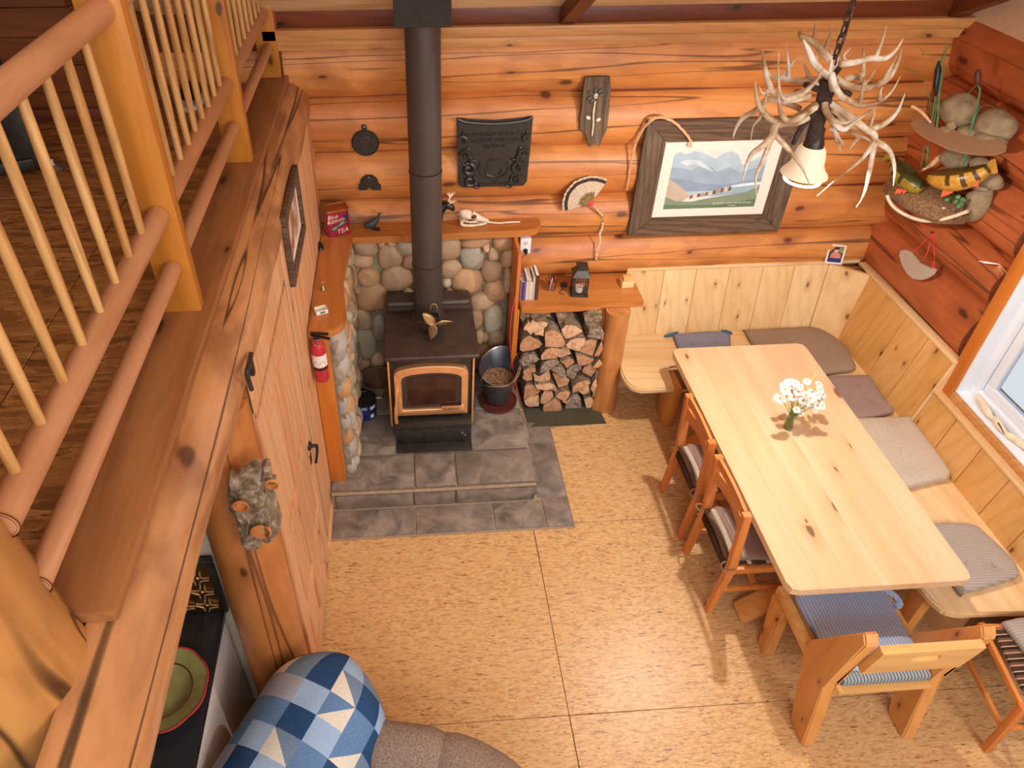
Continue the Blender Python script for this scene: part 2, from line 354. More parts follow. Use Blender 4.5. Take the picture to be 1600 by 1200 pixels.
def smooth_path(pts, k=3):
    pts = [V(p) for p in pts]; out = []
    for i in range(len(pts)-1):
        p0, p1, p2, p3 = pts[max(i-1, 0)], pts[i], pts[i+1], pts[min(i+2, len(pts)-1)]
        for j in range(k):
            t = j/k; out.append(.5*((2*p1)+(p2-p0)*t+(2*p0-5*p1+4*p2-p3)*t*t+(3*p1-p0-3*p2+p3)*t**3))
    out.append(pts[-1]); return out
def blob(bm, c, r, sub=2, amp=.12, fr=1.2, rot=None, mi=0, seed=0, power=1.):
    q = bmesh.ops.create_icosphere(bm, subdivisions=sub, radius=1); c = V(c)
    for v in q['verts']:
        d = v.co.normalized(); k = 1+amp*mn.noise(d*fr+V((seed*3.1, seed*1.7, seed)))
        if power != 1: d = V([math.copysign(abs(x)**power, x) for x in d])
        p = V((d.x*r[0], d.y*r[1], d.z*r[2]))*k
        v.co = c+(rot @ p if rot else p)
        for f in v.link_faces: f.material_index = mi
    return q['verts']
def text(body, size, M4, mat, parent, name='lettering', depth=.0008, shear=0, spacing=1):
    cu = bpy.data.curves.new('t', 'FONT'); cu.body = body; cu.size = size; cu.extrude = depth; cu.align_x = 'CENTER'; cu.align_y = 'CENTER'; cu.shear = shear; cu.space_character = spacing; cu.resolution_u = 2
    to = bpy.data.objects.new('t', cu); COL.objects.link(to); dg = bpy.context.evaluated_depsgraph_get()
    me = bpy.data.meshes.new_from_object(to.evaluated_get(dg)); bpy.data.objects.remove(to); me.transform(M4)
    me.materials.clear(); me.materials.append(M[mat]); o = bpy.data.objects.new(name, me); COL.objects.link(o); o.parent = parent
    o.location = -V(parent['_w']) if parent.type == 'EMPTY' else (0, 0, 0)
    return o
def frame_m(o, x, y):   # matrix with local x,y axes given, origin o
    x, y = V(x).normalized(), V(y).normalized(); z = x.cross(y); m = Matrix((x, y, z)).transposed().to_4x4(); m.translation = V(o); return m
def copy_tree(o, parent=None):
    c = o.copy(); COL.objects.link(c)
    if parent is not None: c.parent = parent
    for ch in o.children: copy_tree(ch, c)
    return c
def logmesh(bm, p0, p1, r, n=20, seg=26, amp=.035, seed=0, flat=1., endcut=None, mi=0, rfun=None):
    p0, p1 = V(p0), V(p1); d = (p1-p0); L = d.length; d.normalize(); ref = V((0, 0, 1)) if abs(d.z) < .8 else V((0, 1, 0))
    s = d.cross(ref).normalized(); u = s.cross(d); rings = []
    for i in range(seg+1):
        t = i/seg; c = p0+d*(L*t); ring = []
        for k in range(n):
            a = 2*math.pi*k/n; q = V((math.cos(a), math.sin(a), 0))
            rr = r*(1+amp*mn.noise(V((q.x*.9, q.y*.9, L*t*1.1+seed*7.3)))*2+amp*.8*mn.noise(V((seed*3., L*t*2.0, 0))))
            if rfun: rr *= rfun(t)
            ring.append(bm.verts.new(c+s*q.x*rr*flat+u*q.y*rr))
        rings.append(ring)
    for a, b in zip(rings, rings[1:]):
        for k in range(n): f = bm.faces.new((a[k], a[(k+1) % n], b[(k+1) % n], b[k])); f.material_index = mi
    e0 = bm.faces.new(rings[0]); e1 = bm.faces.new(rings[-1]); return rings, e0, e1
# ================================================================== STRUCTURE
XL, XR = -.575, 3.47
FX = [-3.6, -1.69, .753, 3.19, 5.0]; FY = [-3.2, -1.96, -.74, .482, 1.702, 2.915, 4.143, 4.7]
floor = thing('floor', None, None, (0, 0, 0), kind='structure'); del floor['_w']; floor['_w'] = (0., 0., 0.)
bm = B(); box(bm, -3.6, 3.62, -3.2, 4.7, -.12, -.021); obj('subfloor', bm, 'grout', floor)
for i in range(len(FX)-1):
    for j in range(len(FY)-1):
        x0, x1 = max(FX[i], -3.6), min(FX[i+1], 3.62)
        bm = B(); box(bm, x0+.0015, x1-.0015, FY[j]+.0015, FY[j+1]-.0015, -.02, 0, .002, 1); obj('floor_sheet', bm, 'osb', floor)
# ---- back wall of horizontal logs
wb = thing('wall_back', None, None, kind='structure')
bm = B(); box(bm, -3.6, 3.7, 4.56, 4.66, 0, 3.0); obj('backing', bm, 'mortar', wb)
zs = [2.72, 2.33, 1.965, 1.61, 1.27, .94, .60, .27, -.06]
for i in range(len(zs)-1):
    zc = (zs[i]+zs[i+1])/2; h = (zs[i]-zs[i+1])/2
    bm = B(); logmesh(bm, (-1.5, 4.53, zc), (3.62, 4.53, zc), h*1.09, 24, 34, .04, i+1, .155/h*.95)
    obj('log', bm, 'log', wb)
    bm = B(); tube(bm, [(x, 4.485+.008*math.sin(x*3+i), zs[i+1]) for x in (-.6, .6, 1.8, 3.4)], .022, 6); obj('chinking_seam', bm, 'trim_dark', wb)
# ---- plate boards over the logs and the sloped ceiling
bm = B(); box(bm, -.78, XR, 4.35, 4.5, 2.645, 2.70, .004); obj('trim_1', bm, 'trim_x', kind='structure')
bm = B(); box(bm, -.78, XR, 4.33, 4.5, 2.705, 2.765, .004); obj('trim_2', bm, 'trim_x', kind='structure')
bm = B(); box(bm, -.78, XR, 4.375, 4.52, 2.768, 2.86, .003); obj('trim_3', bm, 'trim_dark', kind='structure')
ce = thing('ceiling', None, None, kind='structure')
sl = math.radians(28); A0 = V((0, 4.40, 2.845)); dirn = V((0, -math.cos(sl), math.sin(sl))); nrm = V((0, math.sin(sl), math.cos(sl)))
for k in range(34):
    a = A0+dirn*(.155*k); b = a+dirn*.152
    bm = B(); prism(bm, [V((-3.6, 0, 0))+a, V((-3.6, 0, 0))+b, V((-3.6, 0, 0))+b+nrm*.02, V((-3.6, 0, 0))+a+nrm*.02], (7.2, 0, 0)); obj('ceiling_board', bm, 'ceil', ce)
bm = B(); a = A0+nrm*.03-dirn*.3; b = a+dirn*5.8; prism(bm, [V((-3.7, 0, 0))+a, V((-3.7, 0, 0))+b, V((-3.7, 0, 0))+b+nrm*.03, V((-3.7, 0, 0))+a+nrm*.03], (7.5, 0, 0)); obj('roof_deck', bm, 'mortar', ce)
for x in (.985, 3.35, -1.5):
    bm = B(); obox(bm, A0+V((x, 0, 0))-nrm*.045, A0+V((x, 0, 0))+dirn*5.2-nrm*.045, .085, .09, (0, 0, 1)); obj('rafter', bm, 'trim_dark', ce)
# ---- right wall of logs
wr = thing('wall_right', None, None, kind='structure')
bm = B(); box(bm, 3.62, 3.7, 3.2, 4.66, 0, 2.8); box(bm, 3.62, 3.7, -3.2, 3.2, 0, .86); box(bm, 3.62, 3.7, -3.2, 3.2, 2.1, 2.8); obj('backing', bm, 'mortar', wr)
zr = [2.80, 2.40, 2.055, 1.69, 1.362, .93, .62, .28, -.06]
for i in range(len(zr)-1):
    zc = (zr[i]+zr[i+1])/2; h = (zr[i]-zr[i+1])/2; ye = 3.215 if .9 < zc < 2.1 else -3.1
    if i == 0: ye = -3.1
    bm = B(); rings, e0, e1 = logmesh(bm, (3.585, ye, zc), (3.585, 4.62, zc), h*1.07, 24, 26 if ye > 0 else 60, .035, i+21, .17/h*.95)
    if ye < 0 and .6 < zc < .9:
        for v in bm.verts:
            if v.co.y < 3.3: v.co.z = min(v.co.z, .822)
    if ye < 0 and 2 < zc < 2.4:
        for v in bm.verts:
            if v.co.y < 3.3: v.co.z = max(v.co.z, 2.075)
    if ye > 0:
        for v in rings[0]: v.co.y += max(0, (3.54-v.co.x))*1.1
        e0.material_index = 1
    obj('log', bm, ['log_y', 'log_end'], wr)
bm = B(); box(bm, 3.46, 3.66, -3.2, 4.5, 2.74, 5.9); obj('gable_plaster', bm, 'plaster_peach', wr)
# ---- window in the right wall
w1 = thing('window_1', None, None, kind='structure')
wy0, wy1, wz0, wz1 = .75, 3.13, .835, 1.98
bm = B()
box(bm, 3.40, 3.50, wy1, wy1+.085, wz0-.07, wz1+.09, .004); obj('side_casing', bm, 'trim_z', w1)
bm = B(); box(bm, 3.40, 3.50, wy0-.085, wy0, wz0-.07, wz1+.09, .004); obj('side_casing', bm, 'trim_z', w1)
bm = B(); box(bm, 3.40, 3.50, wy0, wy1, wz0-.07, wz0-.004, .004); obj('bottom_casing', bm, 'trim_x', w1)
bm = B(); box(bm, 3.40, 3.50, wy0, wy1, wz1+.004, wz1+.09, .004); obj('top_casing', bm, 'trim_x', w1)
def rframe(bm, x0, x1, y0, y1, z0, z1, t, bev=.003):
    box(bm, x0, x1, y0, y1, z0, z0+t, bev); box(bm, x0, x1, y0, y1, z1-t, z1, bev); box(bm, x0, x1, y0, y0+t, z0+t, z1-t, bev); box(bm, x0, x1, y1-t, y1, z0+t, z1-t, bev)
bm = B(); rframe(bm, 3.415, 3.60, wy0, wy1, wz0, wz1, .014); rframe(bm, 3.50, 3.60, wy0+.012, wy1-.012, wz0+.012, wz1-.012, .045); obj('frame', bm, 'white', w1)
ym = (wy0+wy1)/2
for a, b in ((wy0+.06, ym+.02), (ym-.02, wy1-.06)):
    bm = B(); rframe(bm, 3.53, 3.575, a, b, wz0+.06, wz1-.06, .06, .006); sash = obj('sash', bm, 'white', w1)
    bm = B(); box(bm, 3.55, 3.555, a+.05, b-.05, wz0+.11, wz1-.11); obj('pane', bm, 'pane', sash)
# outside: terrace boards and rail seen through the glass
g = thing('outside_deck', 'grey weathered boards of the deck outside the window', 'deck', (4.5, 2, 0))
for k in range(26):
    bm = B(); box(bm, 3.85, 9.0, -.5+k*.16, -.5+k*.16+.15, -.06, -.02, .004, 1); obj('deck_board', bm, 'split_grey', g)
bm = B(); box(bm, 5.2, 5.3, -1, 5, .6, .7, .01); box(bm, 5.2, 5.3, -1, 5, .1, .17, .01)
for k in range(40): box(bm, 5.23, 5.27, -1+k*.15, -.96+k*.15, .1, .65)
obj('balustrade', bm, 'white', g)
# ---- left wall with the cedar door
wl_ = thing('wall_left', None, None, kind='structure')
bm = B(); box(bm, XL-.12, XL-.012, 2.86, 4.5, 0, 2.28); box(bm, XL-.12, XL-.012, 1.95, 2.86, 2.06, 2.20); obj('backing', bm, 'mortar', wl_)
yb = 2.86
while yb < 4.4:
    bm = B(); box(bm, XL-.012, XL, yb+.0015, yb+.134, 0, 2.30, .003, 1); obj('wall_plank', bm, 'door', wl_); yb += .136
yb = 1.93
while yb < 2.84:
    bm = B(); box(bm, XL-.012, XL, yb+.0015, yb+.131, 2.07, 2.30, .003, 1); obj('wall_plank', bm, 'door', wl_); yb += .1325
bm = B(); box(bm, XL-.012, XL+.012, 2.80, 3.22, 0, .07, .003); obj('baseboard_left', bm, 'door', kind='structure')
d1 = thing('door_1', None, None, (XL, 2.8, 0), kind='structure')
bm = B(); box(bm, XL-.05, XL-.012, 1.93, 2.80, .012, 2.05, .003); obj('door_slab', bm, 'door', d1)
# raised frame and crossing diagonal boards of the door
def dboard(pts, th=.010): 
    bm = B(); prism(bm, [(XL-.0125, p[0], p[1]) for p in pts], (th, 0, 0), 0, .003); obj('door_board', bm, 'door', d1)
y0, y1 = 1.93, 2.80
dboard([(y0, .012), (y0+.1, .012), (y0+.1, 2.05), (y0, 2.05)], .016); dboard([(y1-.1, .012), (y1, .012), (y1, 2.05), (y1-.1, 2.05)], .016)
dboard([(y0+.1, .012), (y1-.1, .012), (y1-.1, .16), (y0+.1, .16)], .016); dboard([(y0+.1, 1.93), (y1-.1, 1.93), (y1-.1, 2.05), (y0+.1, 2.05)], .016)
dboard([(2.315, .16), (2.415, .16), (2.415, 1.93), (2.315, 1.93)], .016)
for (c0, c1) in ((y0+.1, 2.315), (2.415, y1-.1)):
    for (za, zb) in ((.16, .50), (.58, 1.16), (1.24, 1.93)):
        if za > .2: dboard([(c0, za-.08), (c1, za-.08), (c1, za), (c0, za)], .016)
        for ins, th in ((.012, .006), (.04, .012)):
            bm = B(); prism(bm, [(XL-.0125, c0+ins, za+ins), (XL-.0125, c1-ins, za+ins), (XL-.0125, c1-ins, zb-ins), (XL-.0125, c0+ins, zb-ins)], (th, 0, 0), 0, .004); obj('door_panel', bm, 'door', d1)
bm = B(); h0 = V((XL, 2.72, 1.06))
lathe(bm, [(0, 0), (.026, 0), (.026, .012), (.018, .016), (.010, .02), (.010, .05), (0, .05)], h0, 14, axis=(1, 0, 0))
tube(bm, [h0+V((.045, 0, 0)), h0+V((.05, -.03, -.005)), h0+V((.05, -.09, -.012)), h0+V((.05, -.115, -.004))], [.009, .008, .007, .009], 8)
box(bm, XL, XL+.006, 2.70, 2.74, .93, 1.0, .002); obj('door_handle', bm, 'ironb', d1)
bm = B(); hk = P(392, 600, x=XL); tube(bm, smooth_path([P(392, 553, x=XL+.02), P(388, 572, x=XL+.03), P(386, 585, x=XL+.03), P(393, 608, x=XL+.02)]), .009, 8); box(bm, XL-.002, XL+.02, P(388, 575, x=XL).y-.012, P(388, 575, x=XL).y+.012, P(388, 575, x=XL).z-.03, P(388, 575, x=XL).z+.03, .003)
obj('coat_hook', bm, 'ironb', label='small black iron branch-shaped hook high on the cedar door', cat='hook')
# ---- loft: deck, edge plank, log beam
lf = thing('loft_floor', 'dark loft floor of strand board with a brown fir edge plank', 'loft floor', (-2, 2, 2.46))
for j in range(len(FY)-1):
    for x0, x1 in ((-3.6, -2.44), (-2.44, -1.22), (-1.22, -.838)):
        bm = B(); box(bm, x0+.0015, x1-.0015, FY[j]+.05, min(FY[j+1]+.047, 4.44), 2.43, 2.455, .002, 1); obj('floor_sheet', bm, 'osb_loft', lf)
bm = B(); box(bm, -.836, -.665, .90, 4.5, 2.462, 2.50, .004); obj('edge_plank', bm, 'plank', lf)
bm = B(); box(bm, -3.6, -.85, -3.0, 4.5, 2.36, 2.425); obj('underside', bm, 'loftwall', lf)
bm = B()
def bulge(t):
    y = 4.6-t*6.8; q = max(0, min(1, (y-.8)/1.6)); return 1+.14*q*q*(3-2*q)+.05*math.exp(-((y-3.9)/.35)**2)+.05*math.exp(-((y-2.3)/.3)**2)
logmesh(bm, (-.768, 4.5, 2.295), (-.768, -2.2, 2.295), .174, 22, 60, .045, 55, 1.0, rfun=bulge)
for v in bm.verts:
    v.co.z = min(v.co.z, 2.463)
    if v.co.y < .98: v.co.x = max(v.co.x, -.735)
obj('log_beam', bm, 'log_beam', label='long peeled log beam carrying the edge of the loft', cat='beam')
# loft back wall of dark boards
lw = thing('wall_loft', None, None, kind='structure')
for k in range(12):
    z = 2.46+k*.14
    bm = B(); box(bm, -3.6, -1.62, 3.87, 3.90, z+.001, z+.138, .003, 1); obj('wall_board', bm, 'loftwall', lw)
    bm = B(); prism(bm, [(-1.62, 3.87, z+.001), (-1.40, 4.40, z+.001), (-1.42, 4.42, z+.001), (-1.64, 3.89, z+.001)], (0, 0, .137)); obj('wall_board', bm, 'loftwall', lw)
bm = B(); box(bm, -3.6, -1.6, 3.84, 3.868, 2.456, 2.52, .004); obj('trim_4', bm, 'trim_dark', kind='structure')
bm = B(); box(bm, -1.40, -.76, 4.40, 4.46, 2.45, 2.9); obj('trim_5', bm, 'trim_dark', kind='structure')
bm = B(); box(bm, -1.5, -.66, 4.50, 4.56, 2.5, 4.2); obj('wall_loft_end', bm, 'loftwall', kind='structure')
bm = B(); box(bm, -3.7, -3.6, -3.2, 4.6, 0, 6.0); obj('wall_far_left', bm, 'loftwall', kind='structure')
# ---- round post under the beam, plaster wall and counter nook
bm = B(); logmesh(bm, (-.70, 1.83, 0), (-.70, 1.83, 2.25), .136, 22, 30, .035, 81, rfun=lambda t: 1+.08*(1-t)**3); obj('log_post', bm, 'log_v', label='round peeled log post under the loft beam, bark plaque hung on it', cat='post')
bm = B(); box(bm, -2.6, -.80, 1.90, 1.99, 0, 2.20); obj('wall_kitchen', bm, 'plaster', kind='structure')
cn = thing('kitchen_counter', 'black kitchen counter with a glossy white end panel behind the log post', 'counter', (-1.3, 1.3, 0))
bm = B(); box(bm, -2.3, -.90, -.4, 1.885, .862, .90, .004); obj('countertop', bm, 'counter', cn)
bm = B(); box(bm, -2.3, -.93, -.36, 1.88, .0, .86, .003); obj('cabinet', bm, 'gloss_white', cn)
bm = B(); box(bm, -.928, -.912, .0, 1.87, .02, .855, .003); obj('end_panel', bm, 'gloss_white', cn)
bs = thing('backsplash_panel', 'embossed bronze tin backsplash panel above the black counter', 'backsplash', (-1.3, 1.88, .9))
bm = B(); box(bm, -2.2, -.90, 1.872, 1.885, .905, 1.27, .003); obj('sheet', bm, plain('bronze_tin', '#6a4c24', .35, .8, .3, 40), bs)
bm = B(); rf = lambda a, b, c, d: box(bm, a, b, 1.86, 1.885, c, d, .004)
rf(-2.2, -.88, 1.262, 1.30); rf(-.905, -.88, .905, 1.262); obj('frame', bm, 'ironb', bs)
bm = B()
for i in range(12):
    for j in range(3):
        cx, cz = -.965-.105*i, .96+.105*j
        for a in range(4): 
            an = a*math.pi/2; tube(bm, smooth_path([V((cx+.05*math.cos(an), 1.868, cz+.05*math.sin(an))), V((cx+.02*math.cos(an+.5), 1.864, cz+.02*math.sin(an+.5))), V((cx+.05*math.cos(an+1.2), 1.868, cz+.05*math.sin(an+1.2)))], 2), .004, 5)
        blob(bm, (cx, 1.868, cz), (.009, .005, .009), 1)
obj('embossing', bm, 'brass', bs, kind='stuff')
ds = thing('serving_dish', 'yellow-green scalloped ceramic dish with a red rim on the black counter', 'dish', (-1.07, 1.50, .902))
bm = B(); nn = 48
pr = [(0, .01), (.07, .012), (.10, .03), (.115, .045), (.165, .055), (.172, .06)]
lathe(bm, pr+[(.168, .052), (.11, .03), (.06, 0), (0, 0)], (-1.07, 1.50, .903), nn)
for v in bm.verts:
    q = v.co-V((-1.07, 1.5, .903)); r = math.hypot(q.x, q.y)
    if r > .13: k = 1+.035*abs(math.sin(4*math.atan2(q.y, q.x))); v.co.x = -1.07+q.x*k; v.co.y = 1.5+q.y*k
obj('bowl', bm, plain('dish_glaze', '#9c9458', .25, 0, .12, 30), ds)
bm = B(); tube(bm, [V((-1.07+.172*(1+.035*abs(math.sin(4*a)))*math.cos(a), 1.5+.172*(1+.035*abs(math.sin(4*a)))*math.sin(a), .963)) for a in [i*2*math.pi/64 for i in range(65)]], .004, 6); obj('rim', bm, 'red', ds, label='red scalloped rim')
bm = B(); tube(bm, [V((-1.07+.112*math.cos(a), 1.5+.112*math.sin(a), .948)) for a in [i*2*math.pi/40 for i in range(41)]], .003, 6); obj('inner_ring', bm, 'brown', ds)
# ---- railing
rl = thing('loft_railing', 'fir railing with round rails and turned spindles along the loft edge', 'railing', (-.755, 2, 2.5))
for yp in (2.0, 3.165, 4.33, .86-.0):
    if yp < 1: continue
    bm = B(); box(bm, -.82, -.70, yp, yp+.05, 2.50, 3.72, .003); obj('newel_post', bm, 'post', rl)
bm = B(); box(bm, -.80, -.69, 4.36, 4.46, 2.5, 3.4, .003); obj('newel_post', bm, 'trim_dark', rl)
for a, b in ((.86, 2.0), (2.05, 3.165), (3.215, 4.33)):
    for nm, z, r in (('top_rail', 3.455, .034), ('bottom_rail', 2.862, .034), ('foot_rail', 2.672, .028)):
        bm = B(); tube(bm, [(-.755, a, z), (-.755, (a+b)/2, z+.002), (-.755, b, z)], [r, r, r], 18); obj(nm, bm, 'rail', rl)
        for yy in (a, b):
            bm = B(); lathe(bm, [(r+.0035, -.0015), (r+.0035, .0015), (r*.9, .0015), (r*.9, -.0015)], (-.755, yy, z), 18, axis=(0, 1, 0)); obj('socket_ring', bm, 'trim_dark', rl)
for y_ in [1.846-.1265*i for i in range(8)]+[3.06-.1205*i for i in range(8)]+[4.22-.125*i for i in range(8)]:
    bm = B(); tube(bm, [(-.755, y_, 2.87), (-.755, y_, 2.9), (-.755, y_, 3.15), (-.755, y_, 3.43)], [.0105, .0115, .0135, .0115], 10, caps=False); obj('spindle', bm, 'spindle', rl)
# big log post at the near end of the railing
bm = B(); rings, e0, e1 = logmesh(bm, (-.89, .80, 1.75), (-.89, .80, 3.6), .165, 26, 46, .05, 91, rfun=lambda t: 1+.12*math.exp(-((t-.33)/.07)**2)-.35*math.exp(-(t/.12)**2))
obj('loft_log_post', bm, wood('big_post_pine', '#c99256', '#b07639', '#7c4420', 'z', .8, .3, .38, .9, .6, .25), label='thick pale log post in the foreground where the railing ends', cat='post')
# black stand and small things on the loft
bk = thing('black_stand', 'black steel stand with a chrome foot on the dark loft floor', 'stand', (-1.65, 3.2, 2.456))
a, b = P(50, 262, z=2.47), P(-35, 90, y=3.35)
bm = B(); obox(bm, a, b, .16, .06, (0, 1, 0), .006); obj('leg', bm, 'ironb', bk)
bm = B(); obox(bm, a+V((-.22, -.1, .03)), a+V((.02, 0, .03)), .06, .05); obj('brace', bm, 'ironb', bk)
bm = B(); lathe(bm, [(0, 0), (.06, 0), (.065, .008), (.02, .02), (.014, .05), (0, .05)], (a.x+.09, a.y+.02, 2.456), 18); obj('foot', bm, 'chrome', bk)
sh = thing('sneaker', 'single white and black sneaker on the loft floor behind the spindles', 'shoe', (-1.32, 3.95, 2.456))
c = P(300, 150, z=2.5)
bm = B(); v = blob(bm, c+V((0, 0, .03)), (.055, .13, .045), 2, .1); 
for q in v: q.co.z = max(q.co.z, 2.472)
obj('upper', bm, 'black', sh)
bm = B(); prism(bm, [c+V((.06*math.cos(t), .14*math.sin(t), -.043)) for t in [i*math.pi/8 for i in range(16)]], (0, 0, .022), 0, .004); obj('sole', bm, 'white', sh)
# ================================================================== FIREPLACE CORNER
HZ = .17
he = thing('hearth', 'raised grey slate tile hearth under the wood stove', 'hearth', (.2, 3.6, 0))
bm = B(); box(bm, XL+.005, .80, 3.145, 4.28, 0, HZ-.014); box(bm, XL+.005, 1.03, 2.875, 3.85, 0, .004); obj('grout_bed', bm, 'grout', he)
def tile(x0, x1, y0, y1, z0, z1, seed):
    bm = B(); box(bm, x0+.005, x1-.005, y0+.005, y1-.005, z0, z1, .006, 2)
    for v in bm.verts: v.co += V((0, 0, .003*mn.noise(v.co*9+V((seed, 0, 0)))))+V((.004*mn.noise(v.co*13), .004*mn.noise(v.co*11+V((5, 0, 0))), 0))
    obj('slate_tile', bm, 'slate', he)
sd = 0
xs_top = [[XL+.01, -.012, .27, .80], [XL+.01, -.012, .27, .80], [XL+.01, -.30, .02, .45, .80], [XL+.01, -.1, .35, .80]]
ys_top = [3.14, 3.44, 3.84, 4.10, 4.28]
for r_ in range(4):
    for a, b in zip(xs_top[r_], xs_top[r_][1:]): tile(a, b, ys_top[r_], ys_top[r_+1], HZ-.014, HZ, sd); sd += 1
for a, b in zip([XL+.03, -.022, .258, .80], [-.022, .258, .80]):
    bm = B(); box(bm, a+.005, b-.005, 3.118, 3.145, .008, HZ-.035, .006); obj('slate_riser_tile', bm, 'slate', he)
for a, b in ((3.15, 3.5), (3.5, 3.84)):
    bm = B(); box(bm, .80, .818, a+.004, b-.004, .008, HZ-.02, .005); obj('slate_riser_tile', bm, 'slate', he)
bm = B(); tube(bm, [(XL+.01, 3.132, HZ-.018), (.1, 3.128, HZ-.02), (.80, 3.13, HZ-.018)], .012, 8); obj('mortar_edge', bm, 'grout', he)
for a, b in zip([XL+.01, -.02, .50, .84], [-.02, .50, .84]): tile(a, b, 2.885, 3.11, .002, .010, sd); sd += 1
for a, b in ((2.885, 3.13), (3.13, 3.64), (3.64, 3.85)): tile(.82 if a > 3 else .84, 1.03, a, b, .002, .010, sd); sd += 1
# ---- stone surround with mantel
su = thing('stone_surround', 'river stone fireplace surround behind and beside the stove', 'fireplace', (.1, 4.3, HZ))
bm = B(); box(bm, XL+.005, .725, 4.305, 4.40, HZ, 1.425); box(bm, XL+.005, -.425, 3.26, 4.305, HZ, 1.425); obj('mortar_bed', bm, 'mortar', su)
U = [(685,340,155,110),(785,310,50,60),(848,308,60,50),(840,400,145,150),(672,425,140,80),(935,340,120,110),(955,440,80,80),(880,535,200,145),(705,530,130,120),(595,530,80,160),(588,400,50,120),(635,607,50,35),(730,660,200,170),(590,680,80,180),(670,800,110,130),(770,850,90,160),(590,840,60,110),(670,950,180,180),(565,920,50,80),(650,1090,130,100),(760,1060,90,120),(1190,350,180,140),(1370,305,190,60),(1350,410,150,150),(1435,340,50,40),(1480,390,70,70),(1550,320,150,100),(1580,415,90,110),(1215,480,140,100),(1470,495,135,135),(1190,560,60,60),(1320,555,185,140),(1572,550,60,150),(1490,620,145,130),(1410,685,150,100),(1567,700,60,140),(1480,795,125,165),(1380,790,80,120),(1500,925,100,150),(1430,900,50,60),(1395,900,60,80),(1060,330,130,110),(1065,450,120,110),(1060,570,130,110),(1580,850,50,120),(560,330,60,110),(1600,980,50,120),(1420,1010,110,110),(1540,1060,110,110)]
occ = []
for i, (u, v, ww, hh) in enumerate(U):
    px, py = 400+u/4, 300+v/4; c = P(px, py, y=4.29)
    if c.x < -.43 or c.x > .72: continue
    sx_ = (P(px+ww/8, py, y=4.29)-c).x; sz_ = (c-P(px, py+hh/8, y=4.29)).z
    occ.append((c.x, c.z, max(sx_, sz_)))
    bm = B(); blob(bm, (c.x, 4.30, c.z), (sx_*1.04, .052+.02*R.random(), sz_*1.04), 3, .2, 1.1, None, 0, i, .84); obj('river_stone', bm, 'stone', su)
for k in range(900):      # the lower stones hidden behind the stove
    x, z, r_ = R.uniform(-.38, .68), R.uniform(HZ+.05, 1.36), R.uniform(.03, .085)
    if all((x-a)**2+(z-b)**2 > (r_+c*.98)**2 for a, b, c in occ) and len(occ) < 95:
        occ.append((x, z, r_)); bm = B(); blob(bm, (x, 4.30, z), (r_*1.1, .05, r_*1.02), 2, .2, 1.1, None, 0, k, .86); obj('river_stone', bm, 'stone', su)
occ = []
for r0 in (.085, .07, .055, .04):
    for k in range(260):
        y, z, r_ = R.uniform(3.31, 4.22), R.uniform(HZ+.05, 1.37), r0*R.uniform(.85, 1.1)
        if all((y-a)**2+((z-b)*.85)**2 > (r_+c)**2 for a, b, c in occ):
            occ.append((y, z, r_)); bm = B(); blob(bm, (-.425, y, z), (.055, r_*1.1, r_*1.2), 2, .2, 1.1, None, 0, k+50, .86); obj('river_stone', bm, 'stone_pale' if y < 3.42 else 'stone', su)
for z in [HZ+.08+.14*i for i in range(9)]:
    bm = B(); blob(bm, (-.44, 3.30, z), (.045, .05, .078), 2, .2, 1.1, None, 0, z*50, .86); obj('river_stone', bm, 'stone_pale', su)
bm = B(); box(bm, XL+.003, -.468, 3.225, 3.25, HZ, 1.425, .003); obj('end_board', bm, 'trim_z', su)
bm = B(); box(bm, .728, .752, 4.0, 4.44, HZ-.16, 1.42, .003); box(bm, .752, .765, 4.0, 4.02, .02, .96, .002); obj('end_board', bm, 'trim_z', su)
bm = B(); box(bm, .725, .755, 4.20, 4.23, .95, 1.425, .003); obj('edge_strip', bm, 'trim_z', su)
ma = thing('mantel_shelf', 'L-shaped orange fir mantel shelf on top of the stone surround', 'shelf', (.1, 4.3, 1.43))
MZ = 1.48
def outline(pts, z0, z1, name, mat, par):
    bm = B(); prism(bm, [(p[0], p[1], z0) for p in pts], (0, 0, z1-z0), 0, .004); return obj(name, bm, mat, par)
outline([(XL+.004, 4.44), (XL+.004, 4.19), (-.34, 4.185), (.0, 4.19), (.3, 4.2), (.78, 4.205), (.87, 4.22), (.915, 4.26), (.925, 4.32), (.92, 4.44)], MZ-.05, MZ, 'back_board', 'mantel', ma)
outline([(XL+.004, 4.188), (XL+.004, 3.19), (XL+.06, 3.185), (-.44, 3.19), (-.40, 3.215), (-.372, 3.27), (-.365, 3.36), (-.385, 3.55), (-.40, 3.7), (-.39, 3.88), (-.375, 4.0), (-.36, 4.183)], MZ-.05, MZ, 'side_board', 'mantel_y', ma)
# ---- wood stove
st = thing('wood_stove', 'black cast iron wood stove with an arched copper-framed glass door', 'stove', (.135, 3.8, HZ))
SX0, SX1, SY0, SY1 = -.15, .40, 3.60, 4.14
bm = B(); box(bm, SX0, SX1, SY0, SY1, .36, .93, .012); obj('firebox', bm, 'ironb', st)
bm = B(); box(bm, -.178, .440, 3.535, 4.06, .93, .962, .012, 3); obj('top_plate', bm, 'iron', st)
bm = B(); box(bm, -.172, .434, 4.05, 4.20, .93, 1.03, .035, 4); box(bm, -.16, .42, 4.03, 4.055, .962, 1.0, .006); obj('rear_shroud', bm, 'iron', st)
bm = B(); box(bm, -.12, .37, 3.62, 4.1, HZ, .37, .008); obj('pedestal', bm, 'ironb', st)
bm = B(); box(bm, -.135, .395, 3.50, 3.63, .335, .385, .008); box(bm, -.135, .395, 3.50, 3.515, .25, .34, .004); obj('ash_lip', bm, 'ironb', st)
